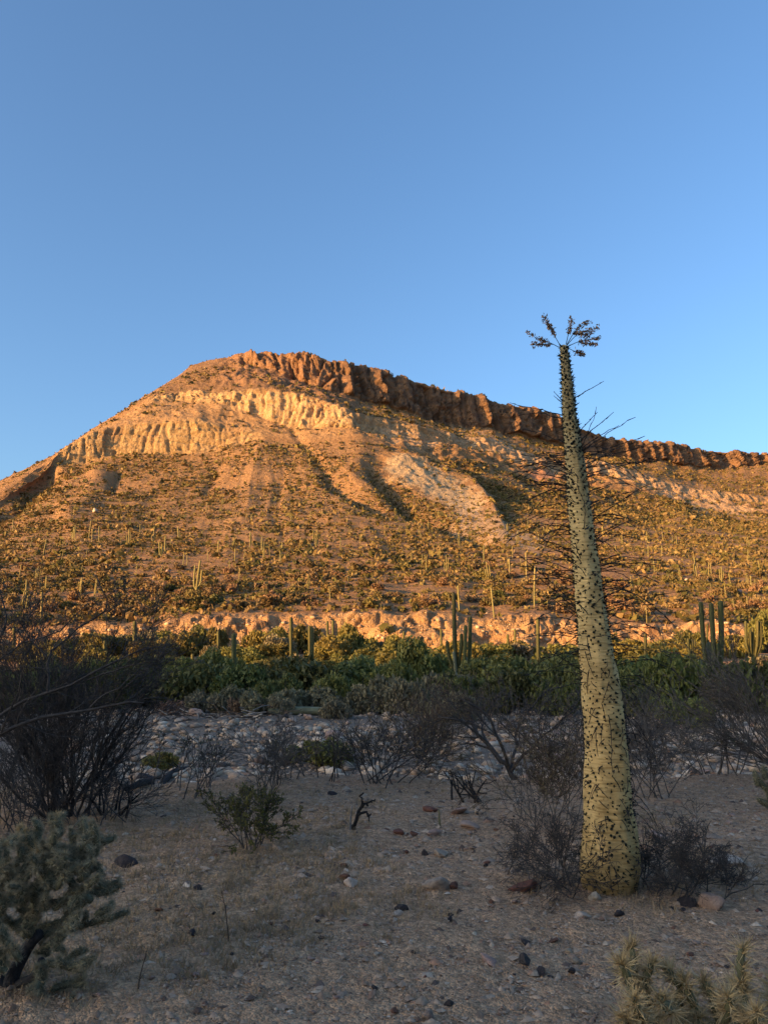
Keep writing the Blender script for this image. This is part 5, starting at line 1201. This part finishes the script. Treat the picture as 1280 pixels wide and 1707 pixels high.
# ------------------------------------------------------------------ column cacti
m_card = mat('cardon_skin', (0.125, 0.115, 0.036), (0.07, 0.066, 0.022), scale=3, rough=0.7, rnd=0.15, stretch=(6, 6, 0.6))
m_cardp = mat('cardon_pale_skin', (0.22, 0.21, 0.115), (0.13, 0.125, 0.07), scale=3, rough=0.75, rnd=0.1)
def column(P, r, sides=20, k=22, club=False):
    """one ribbed cactus column along the points P, rounded at the tip"""
    P = np.asarray(P, float); L_ = np.concatenate([[0], np.cumsum(np.linalg.norm(P[1:] - P[:-1], axis=1))])
    u = np.concatenate([np.linspace(0, 0.93, k - 5), [0.955, 0.975, 0.988, 0.996, 1.0]]) * L_[-1]
    Q = np.stack([np.interp(u, L_, P[:, c]) for c in range(3)], 1)
    if len(P) > 2:
        for _ in range(3): Q[1:-6] = (Q[:-7] + Q[1:-6] * 2 + Q[2:-5]) / 4
    t = u / L_[-1]
    R = r * (0.72 + 0.28 * smooth(0, 0.3, t))
    d_end = (L_[-1] - u) / r
    R = R * np.sqrt(np.clip(1 - np.clip(1 - d_end / 1.1, 0, 1) ** 2, 0.02, 1))
    return tubes(Q[None], R[None], sides, ribs=0.84)
def cactus_px(cols, base, depth, label, sides=20, mats=None, group=None):
    """cols: list of (points in px, width px, pale?)"""
    bx = at(base[0], base[1], depth); b = np.array([bx[0], depth, float(gz(bx[0], depth))])
    e = empty('column_cactus', b); tag(e, label, 'cactus', group)
    rc = np.random.RandomState(int(base[0]))
    for q, (pts, w, pale) in enumerate(cols):
        dq = 0 if q == 0 else rc.uniform(-0.5, 0.4)
        P = [at(x, y, depth + (dq if j else dq * 0.4)) for j, (x, y) in enumerate(pts)]
        if q == 0 or P[0][2] < b[2] + 0.3: P = [np.array([P[0][0], P[0][1], b[2] - 0.05])] + P
        V, F = column(np.array(P), w * 0.5 * mpp(depth), sides)
        obj('trunk' if q == 0 else 'arm', make_mesh('cactus_column', V - b, F, m_cardp if pale else m_card, True), e)
    return e
cc = cactus_px([([(762, 1125), (758, 1080), (757, 1040), (756, 988)], 7.0, 0), ([(762, 1122), (752, 1108), (747, 1090), (745, 1068)], 5.5, 0), ([(764, 1118), (766, 1095), (769, 1075), (769, 1056)], 5.8, 0), ([(768, 1120), (774, 1100), (775, 1075), (776, 1042)], 6.0, 0),
                ([(772, 1122), (782, 1105), (783, 1070), (783.5, 1027)], 6.4, 0), ([(760, 1125), (758, 1105), (756, 1086)], 5.5, 1), ([(768, 1120), (775, 1108), (777, 1095)], 5.0, 1)], (765, 1128), 44, 'dark candelabra cactus with one tall column, right of centre')
dst = Geo()
cactus_px([([(1192, 1140), (1200, 1110), (1202, 1060), (1200, 1001)], 8.2, 0), ([(1186, 1140), (1176, 1110), (1171, 1060), (1167, 1003)], 7.4, 0), ([(1188, 1140), (1190, 1100), (1187, 1050), (1184.5, 1005)], 7.6, 0), ([(1185, 1142), (1181, 1110), (1180.5, 1070)], 7.6, 1), ([(1190, 1130), (1196, 1100), (1195, 1072)], 4.5, 0),
           ([(1185, 1146), (1172, 1122), (1165, 1099)], 6.6, 1), ([(1185, 1146), (1180, 1125), (1178, 1103)], 6.4, 1), ([(1186, 1146), (1184, 1125), (1183.5, 1107)], 6.2, 1), ([(1188, 1146), (1192, 1125), (1194, 1102)], 6.8, 1), ([(1184, 1150), (1179, 1138), (1176, 1121)], 6.2, 1), ([(1184, 1150), (1188, 1140), (1190, 1128)], 5.0, 1)], (1186, 1150), 40,
          'dark cactus with three tall columns and pale club shaped pads below')
cactus_px([([(1255, 1095), (1254, 1070), (1253, 1046)], 6, 0), ([(1250, 1095), (1243, 1075), (1242, 1035)], 4.5, 0), ([(1258, 1095), (1262, 1070), (1262, 1034)], 4.5, 0), ([(1260, 1095), (1268, 1075), (1267, 1036)], 4.5, 0), ([(1252, 1095), (1250, 1075), (1249.5, 1052)], 5, 0)], (1255, 1100), 60, 'dark cluster of five cactus columns near the right edge')
cactus_px([([(1150, 1100), (1147, 1080), (1146, 1064)], 5, 0), ([(1151, 1100), (1154, 1085), (1153.5, 1066)], 4.6, 0)], (1150, 1104), 56, 'small pair of dark cactus columns left of the three column one')
for px, base, top, w, dep, lab in ((485, 1095, 1029, 5.5, 60, 'dark column cactus rising behind the domed bush'), (516, 1096, 1043, 5, 60, 'left one of the two dark columns right of the domed bush'), (520.5, 1096, 1045, 5, 61, 'right one of the two dark columns right of the domed bush'), (390, 1138, 1055, 8, 47, 'thick shaded green column left of the domed bush'),
                                   (375, 1140, 1123, 5, 46, 'short pale stub column beside the thick shaded column'), (896, 1082, 1029, 6, 58, 'dark column cactus left of the boojum'), (1075, 1105, 1056, 5.5, 56, 'dark spiky column right of the boojum'), (225, 1112, 1035, 7, 76, 'tall lit column seen through the left thicket'),
                                   (364, 1105, 1051, 4.5, 78, 'slim sunlit column beside the round bush at left'), (321, 1108, 1090, 5, 74, 'short sunlit stub column at left'), (546, 1100, 1035, 4, 84, 'left of two slim sunlit columns against the bank'), (555, 1098, 1034, 4, 85, 'right of two slim sunlit columns against the bank'),
                                   (476, 1085, 1063, 4, 80, 'short sunlit column just left of the dark pole'), (593, 1105, 1083, 4.5, 74, 'short sunlit column below the shadow casting tree'), (653, 1088, 1073, 3.5, 80, 'short sunlit column left of the dark round tree'), (673, 1090, 1052, 3.8, 84, 'sunlit column left of the dark round tree, taller'),
                                   (735, 1080, 1048, 3.5, 88, 'thin sunlit column left of the candelabra'), (800, 1098, 1078, 4.5, 76, 'stubby sunlit column right of the candelabra'), (846, 1095, 1057, 4.5, 80, 'pale sunlit column midway to the boojum'), (858, 1090, 1048, 4, 84, 'second pale sunlit column midway to the boojum'), (866, 1092, 1066, 3.5, 82, 'short third sunlit column midway to the boojum'),
                                   (175, 1100, 1068, 6, 72, 'lit column behind the thicket with a shorter neighbour'), (110, 1095, 1080, 5, 74, 'stubby lit column behind the left thicket'), (24, 1085, 1044, 5, 84, 'slim lit column at the far left'), (232, 1112, 1092, 5, 74, 'short lit column next to the tall lit one'), (217, 1112, 1088, 5, 75, 'short lit column left of the tall lit one'),
                                   (1178, 1085, 1040, 3, 88, 'thin sunlit column seen between the three dark columns'), (1216, 1098, 1078, 4, 78, 'short sunlit column right of the three dark columns'), (1247, 1085, 1040, 3, 90, 'thin sunlit column inside the right cluster'), (1128, 1095, 1075, 3, 84, 'thin sunlit column left of the small pair')):
    cactus_px([([(px + 0.5, base), (px + 0.2, (base + top) / 2), (px, top)], w, 0)], (px, base), dep, lab, 16)
# fallen cactus pole, driftwood
fp = ground_at(520, 1194)
P = np.array([at(447, 1190, fp[1]), at(500, 1188, fp[1] + 0.3), at(560, 1187, fp[1] + 0.6)]); P[:, 2] = [float(gz(*p[:2])) + 0.16 for p in P]
V, F = column(P, 0.16, 16); lg = obj('fallen_cactus_pole', make_mesh('fallen_pole', V - fp, F, m_cardp, True), None, fp); tag(lg, 'long pale green fallen cactus pole on the far river bank', 'log')
def drift(px, py, w, n, lab, seed):
    b = ground_at(px, py); r_ = np.random.RandomState(seed); m = mpp(b[1]); e = empty('driftwood_pile', b); tag(e, lab, 'driftwood')
    for q in range(n):
        s = b + [r_.normal() * w * m * 0.3, r_.normal() * 0.4, abs(r_.normal()) * 0.12 + 0.03]
        P = wander(s[None], r_.normal(size=(1, 3)) * [1, 0.5, 0.22] , np.array([r_.uniform(0.3, 1.0) * w * m * 0.35]), 6, 0.15, r_); P[..., 2] = np.maximum(P[..., 2], b[2] + 0.02)
        V, F = tubes(P, np.linspace(1, 0.5, 6)[None] * r_.uniform(0.012, 0.03), 5); obj('stick', make_mesh('stick', V - b, F, [m_brown_wood, m_pale_wood, m_brown_wood][q % 3]), e)
drift(400, 1198, 130, 46, 'brown flood driftwood along the left of the river bank', 3); drift(1095, 1182, 120, 60, 'reddish brown heap of flood brush right of the boojum', 4); drift(300, 1200, 70, 22, 'brown flood sticks on the left sand bar', 5); drift(1200, 1190, 70, 22, 'brown flood sticks below the three column cactus', 6); drift(870, 1180, 100, 26, 'brown flood sticks left of the boojum on the far bank', 8)
# ------------------------------------------------------------------ hillside plants
rh = np.random.RandomState(77)
cell = np.linalg.norm(np.cross(np.gradient(H2, axis=1), np.gradient(H2, axis=0)), axis=-1)
flatn = HN[..., 2]
veg = np.zeros((nrow, ncol))
veg += seg(1.03, 3.2, 0.03) * (0.62 + 0.42 * smooth(175, 125, hy)) + seg(3.2, 5.0, 0.15) * 0.62 + seg(6.0, 7.0, 0.05) * 0.13 + seg(8.0, 9.0, 0.05) * 0.24 + seg(9.95, 11.2, 0.05) * 0.12 + seg(0.15, 0.95, 0.05) * 0.03
veg *= 1 - 0.25 * m_talus * smooth(330, 420, X2) * smooth(660, 560, X2)
veg *= 1 - 0.85 * smooth(34, 18, dC) - 0.0
veg *= 1 + 0.5 * seg(4.0, 9.0, 0.3) * smooth(620, 760, X2)
veg *= np.clip(0.85 + 1.1 * fbm(hx / 30, hy / 30, hz / 30, 4) - 0.12 * np.clip(disp, -3, 3), 0.10, 2.4)
veg *= 1.35 * smooth(0.30, 0.62, flatn)
veg *= (X2 > -70) & (X2 < 1350)
W = (veg * cell).ravel(); tot = W.sum()
NSH = int(min(tot, 72000))
cdf = np.cumsum(W) / tot
def pick_cells(n):
    i = np.searchsorted(cdf, rh.uniform(0, 1, n)); i = np.minimum(i, W.size - 1)
    r_, c_ = np.divmod(i, ncol); r_ = np.clip(r_, 0, nrow - 2); c_ = np.clip(c_, 0, ncol - 2)
    u, v = rh.uniform(0, 1, (2, n, 1))
    p = (H2[r_, c_] * (1 - u) + H2[r_, c_ + 1] * u) * (1 - v) + (H2[r_ + 1, c_] * (1 - u) + H2[r_ + 1, c_ + 1] * u) * v
    return p, r_, c_
pts, pr_, pc_ = pick_cells(NSH)
size = np.clip(rh.lognormal(-0.85, 0.6, NSH), 0.16, 1.6)
dist = pts[:, 1]
size *= 1 + 0.35 * smooth(250, 500, dist)
pal_h = np.array([(0.20, 0.135, 0.042), (0.145, 0.105, 0.034), (0.26, 0.152, 0.06), (0.215, 0.125, 0.05), (0.29, 0.18, 0.075), (0.10, 0.08, 0.028)])
pch = rh.choice(6, NSH, p=[.2, .15, .25, .2, .11, .09])
colh = pal_h[pch] * np.array([[0.92, 1.03, 0.95]]) * rh.uniform(0.75, 1.2, (NSH, 1)) * np.where(rh.uniform(0, 1, (NSH, 1)) < 0.5 * smooth(230, 120, dist)[:, None], np.array([[0.78, 0.86, 0.75]]), 1.0)
m_hshrub = mat('hill_shrub', (1.2, 1.2, 1.2), (0.6, 0.6, 0.6), scale=1.5, rough=0.8, attr=True, world=True, transl=0.15)
# the 300 that show largest are objects, the rest one mass
rank = np.argsort(-(size / dist) * (0.2 + (pr_ > 30)))
near_i, far_i = rank[:300], rank[300:]
KB = {k: bush_protos('hill_' + k, sds, m_, m_brown_wood, 420, 0.13, 9) for k, sds, m_ in (('olive', (41, 42, 43), mat('hill_olive', (0.23, 0.165, 0.055), (0.12, 0.09, 0.032), scale=3, rough=0.75, rnd=0.3, transl=0.15)),
      ('brown', (44, 45, 46), mat('hill_brown', (0.30, 0.19, 0.085), (0.15, 0.10, 0.05), scale=3, rough=0.8, rnd=0.3)), ('green', (47, 48), mat('hill_green', (0.13, 0.125, 0.035), (0.06, 0.06, 0.02), scale=3, rough=0.7, rnd=0.3, transl=0.15)))}
def zone(p):
    x = float(project(np.asarray(p, float))[0])
    return 'far left' if x < 256 else 'left of centre' if x < 512 else 'centre' if x < 768 else 'right of centre' if x < 1024 else 'far right'
for i in near_i:
    k = 'olive' if pch[i] in (0, 1) else 'green' if pch[i] == 5 else 'brown'
    put_bush('hillside_shrub', KB[k], pts[i] - [0, 0, 0.06], 2.0 * size[i], 1.0 * size[i], '%s shrub on the sunlit lower slope above the bank, %s' % (k, zone(pts[i])), 'shrub', '%s shrubs on the lower slope, %s' % (k, zone(pts[i])))
def shrub_mass(idx, nq, qs):
    n = len(idx); i = np.repeat(idx, nq); N_ = len(i)
    d = unit(rh.normal(size=(N_, 3))); d[:, 2] = np.abs(d[:, 2]) * 0.95
    C = pts[i] + d * (size[i] * rh.uniform(0.25, 0.95, N_) ** 0.6)[:, None] * np.array([1, 1, 0.85]) 
    V, F = diamonds(C, size[i] * qs * rh.uniform(0.7, 1.3, N_), rh, 1.5, 0.3)
    return V, F, np.repeat(colh[i], 4, 0)
g = Geo()
dd_ = dist[far_i]
for lo, hi, nq, qs in ((0, 170, 9, 0.62), (170, 280, 6, 0.76), (280, 2000, 4, 0.92)):
    s_ = far_i[(dd_ >= lo) & (dd_ < hi)]
    if len(s_): g.add(*shrub_mass(s_, nq, qs)[:2], col=None) if False else g.add(*(lambda t: (t[0], t[1], t[2]))(shrub_mass(s_, nq, qs)))
tag(obj('hillside_scrub', g.mesh('hillside_scrub', m_hshrub)), 'low olive and brown desert scrub covering the sunlit hillside', 'scrub', kind='stuff')

# cacti on the slope: those seen in the photograph, then a few more among them
m_hcard = mat('hill_cardon_skin', (0.27, 0.22, 0.075), (0.18, 0.15, 0.055), scale=1.2, rough=0.75, rnd=0.15, stretch=(5, 5, 0.5))
def proto_col(r, lean, seed, h=1.0):
    r_ = np.random.RandomState(seed); P = np.array([(0, 0, -0.03), (lean * 0.3, 0, h * 0.4), (lean, r_.normal() * 0.02, h)])
    V, F = column(P, r, 12, 14); return make_mesh('hill_cactus_column', V, F, m_hcard, True)
def proto_arm(r, a, out, z0, z1):
    d = np.array([math.cos(a), math.sin(a) * 0.5, 0]); P = np.array([d * 0.01 + [0, 0, z0], d * out * 0.8 + [0, 0, z0 + 0.04], d * out + [0, 0, z0 + 0.14], d * out * 1.05 + [0, 0, z1]])
    V, F = column(P, r, 12, 16); return make_mesh('hill_cactus_arm', V, F, m_hcard, True)
CT = [proto_col(0.042, l, i) for i, l in enumerate((0.0, 0.03, -0.03, 0.06))]
CA = [[proto_arm(0.033, 0.2, 0.12, 0.15, 0.8), proto_arm(0.033, 3.3, 0.13, 0.1, 0.62)], [proto_arm(0.034, 0.1, 0.09, 0.05, 0.9)], [proto_arm(0.033, 0.3, 0.15, 0.2, 0.7), proto_arm(0.033, 2.9, 0.12, 0.12, 0.85), proto_arm(0.03, 1.2, 0.2, 0.1, 0.55)]]
LABS = {0: 'slender single column cactus standing among the scrub on the sunlit slope', 1: 'column cactus with two side arms on the sunlit slope', 2: 'pair of joined cactus columns on the sunlit slope', 3: 'many armed column cactus on the sunlit slope'}
def hill_cactus(p, h, kind, label=None, fat=1.0):
    e = empty('hillside_cactus', p, rh.uniform(-0.6, 0.6), (h * fat, h * fat, h)); tag(e, label or LABS[kind] + ', ' + zone(p), 'cactus', None if label else zone(p) + ' ' + ('single column cacti on the slope', 'two armed cacti on the slope', 'double column cacti on the slope', 'many armed cacti on the slope')[kind])
    e.rotation_euler = (rh.normal() * 0.035, rh.normal() * 0.05, e.rotation_euler[2]); f_ = rh.uniform(0.75, 1.2); e.scale = (e.scale[0] * f_, e.scale[1] * f_, e.scale[2])
    obj('trunk', CT[rh.randint(4)], e)
    if kind:
        for a in CA[kind - 1]: obj('arm', a, e)
seen = [(327, 990, 55, 3, 'tall bright triple column cactus low on the left slope'), (69, 1040, 50, 0, 'tall bright lone column low on the far left slope'), (165, 905, 28, 0), (149, 901, 33, 0), (125, 905, 30, 0), (216, 908, 26, 1), (256, 900, 22, 0), (267, 930, 26, 0), (276, 922, 28, 0), (284, 915, 18, 0), (306, 945, 22, 0), (312, 945, 20, 0), (101, 942, 24, 0), (155, 943, 12, 0),
        (32, 966, 24, 0), (66, 970, 18, 0), (76, 985, 24, 2), (44, 1002, 34, 0), (37, 1015, 30, 0), (43, 1020, 26, 0), (157, 996, 30, 2), (270, 958, 16, 0), (214, 950, 16, 0), (228, 955, 14, 0), (364, 925, 24, 0), (417, 912, 24, 2), (438, 935, 22, 2), (466, 940, 22, 2), (391, 937, 22, 0), (382, 957, 22, 0), (398, 965, 18, 2), (347, 936, 18, 0),
        (526, 915, 32, 3, 'many columned cactus beside the dark patch on the slope'), (500, 915, 20, 0), (568, 917, 20, 0), (514, 985, 26, 1), (581, 978, 16, 0), (551, 1002, 24, 0), (628, 985, 14, 0), (635, 1022, 12, 0), (600, 906, 14, 0), (686, 935, 14, 1), (703, 945, 20, 0), (709, 946, 18, 0), (806, 938, 28, 0), (854, 932, 20, 0), (850, 963, 32, 0), (877, 970, 48, 0), (890, 985, 40, 0), (749, 1014, 22, 0), (765, 1020, 42, 0, 'bright slim column behind the candelabra cactus'), (823, 1070, 48, 0),
        (891, 1012, 36, 0), (900, 1016, 18, 0), (912, 1014, 14, 0), (790, 948, 12, 0), (1037, 908, 16, 1), (1079, 929, 20, 0), (1101, 928, 18, 0), (1155, 938, 14, 0), (1090, 955, 20, 0), (1134, 966, 18, 3), (1161, 968, 24, 0), (1180, 962, 24, 0), (1184, 958, 20, 0), (1202, 972, 26, 3), (1217, 975, 18, 0), (1246, 978, 18, 3), (1252, 980, 20, 0), (1257, 984, 18, 0), (1270, 974, 14, 0), (1265, 952, 18, 2), (1208, 996, 20, 0),
        (1185, 987, 14, 0), (1203, 996, 14, 0), (1244, 1016, 20, 0), (1223, 1022, 22, 0), (1159, 1006, 10, 0), (1111, 1026, 18, 0), (1102, 1004, 12, 0), (1066, 1014, 10, 0), (1077, 1040, 26, 0), (1053, 982, 20, 1), (1064, 978, 18, 1), (1025, 925, 14, 0)]
for s in seen:
    p = hill_at(s[0], s[1]); dist_ = p[1]
    hill_cactus(p, s[2] * mpp(dist_), s[3], s[4] if len(s) > 4 else None, 0.85)
m3 = (pr_ > 30) & (dist > 115) & (dist < 330)
for i in rh.choice(np.nonzero(m3)[0], 70, replace=False):
    hill_cactus(pts[i], rh.uniform(2.2, 4.6), rh.choice([0, 0, 0, 1, 2, 3]), None, 0.85)
# boulders seen on the slope
for px, py, w, k, lab in ((1179, 972, 11, 'w', 'round white boulder on the right slope'), (1231, 992, 16, 'p', 'blocky tan boulder on the right slope'), (848, 984, 17, 'p', 'domed tan boulder above the bank near the boojum'), (280, 957, 13, 'p', 'orange boulder on the left slope'), (160, 856, 13, 'w', 'pale outcrop high on the left slope'), (1143, 968, 7, 'w', 'small white boulder left of the round white one')):
    p = hill_at(px, py); s = w * mpp(p[1]) * 0.5
    tag(obj('boulder', ROCKS[k][rh.randint(4)], None, p + [0, 0, s * 0.4], (0, 0, rh.uniform(0, 6)), s), lab, 'boulder')
n = 1500
pp, r2_, _ = pick_cells(n)
scatter('hillside_rubble', pp[:, 0], pp[:, 1], pp[:, 2], 0.17 * (1 + rh.pareto(2.6, n)).clip(1, 3.5), PO, np.array([(0.45, 0.30, 0.16), (0.5, 0.36, 0.22), (0.36, 0.21, 0.11)])[rh.randint(0, 3, n)], m_pebble, 'scattered pale rubble on the sunlit hillside', 'rubble', rh)
# rocks in the cut bank
n = 900
i = rh.randint(4, 26, n); j = rh.randint(np.argmax(PX > -60), np.argmax(PX > 1340), n); pb = H2[i, j]
scatter('bank_rubble', pb[:, 0], pb[:, 1], pb[:, 2], 0.13 * (1 + rh.pareto(2.2, n)).clip(1, 4), PB, np.array([(0.50, 0.34, 0.19), (0.55, 0.40, 0.25), (0.40, 0.24, 0.13)])[rh.randint(0, 3, n)], m_pebble, 'pale stones weathering out of the cut bank', 'rubble', rh)

#print('TRIS', sum(sum(max(1, p) for p in [len(m.loops) - 2 * len(m.polygons)]) * 1 for m in bpy.data.meshes))
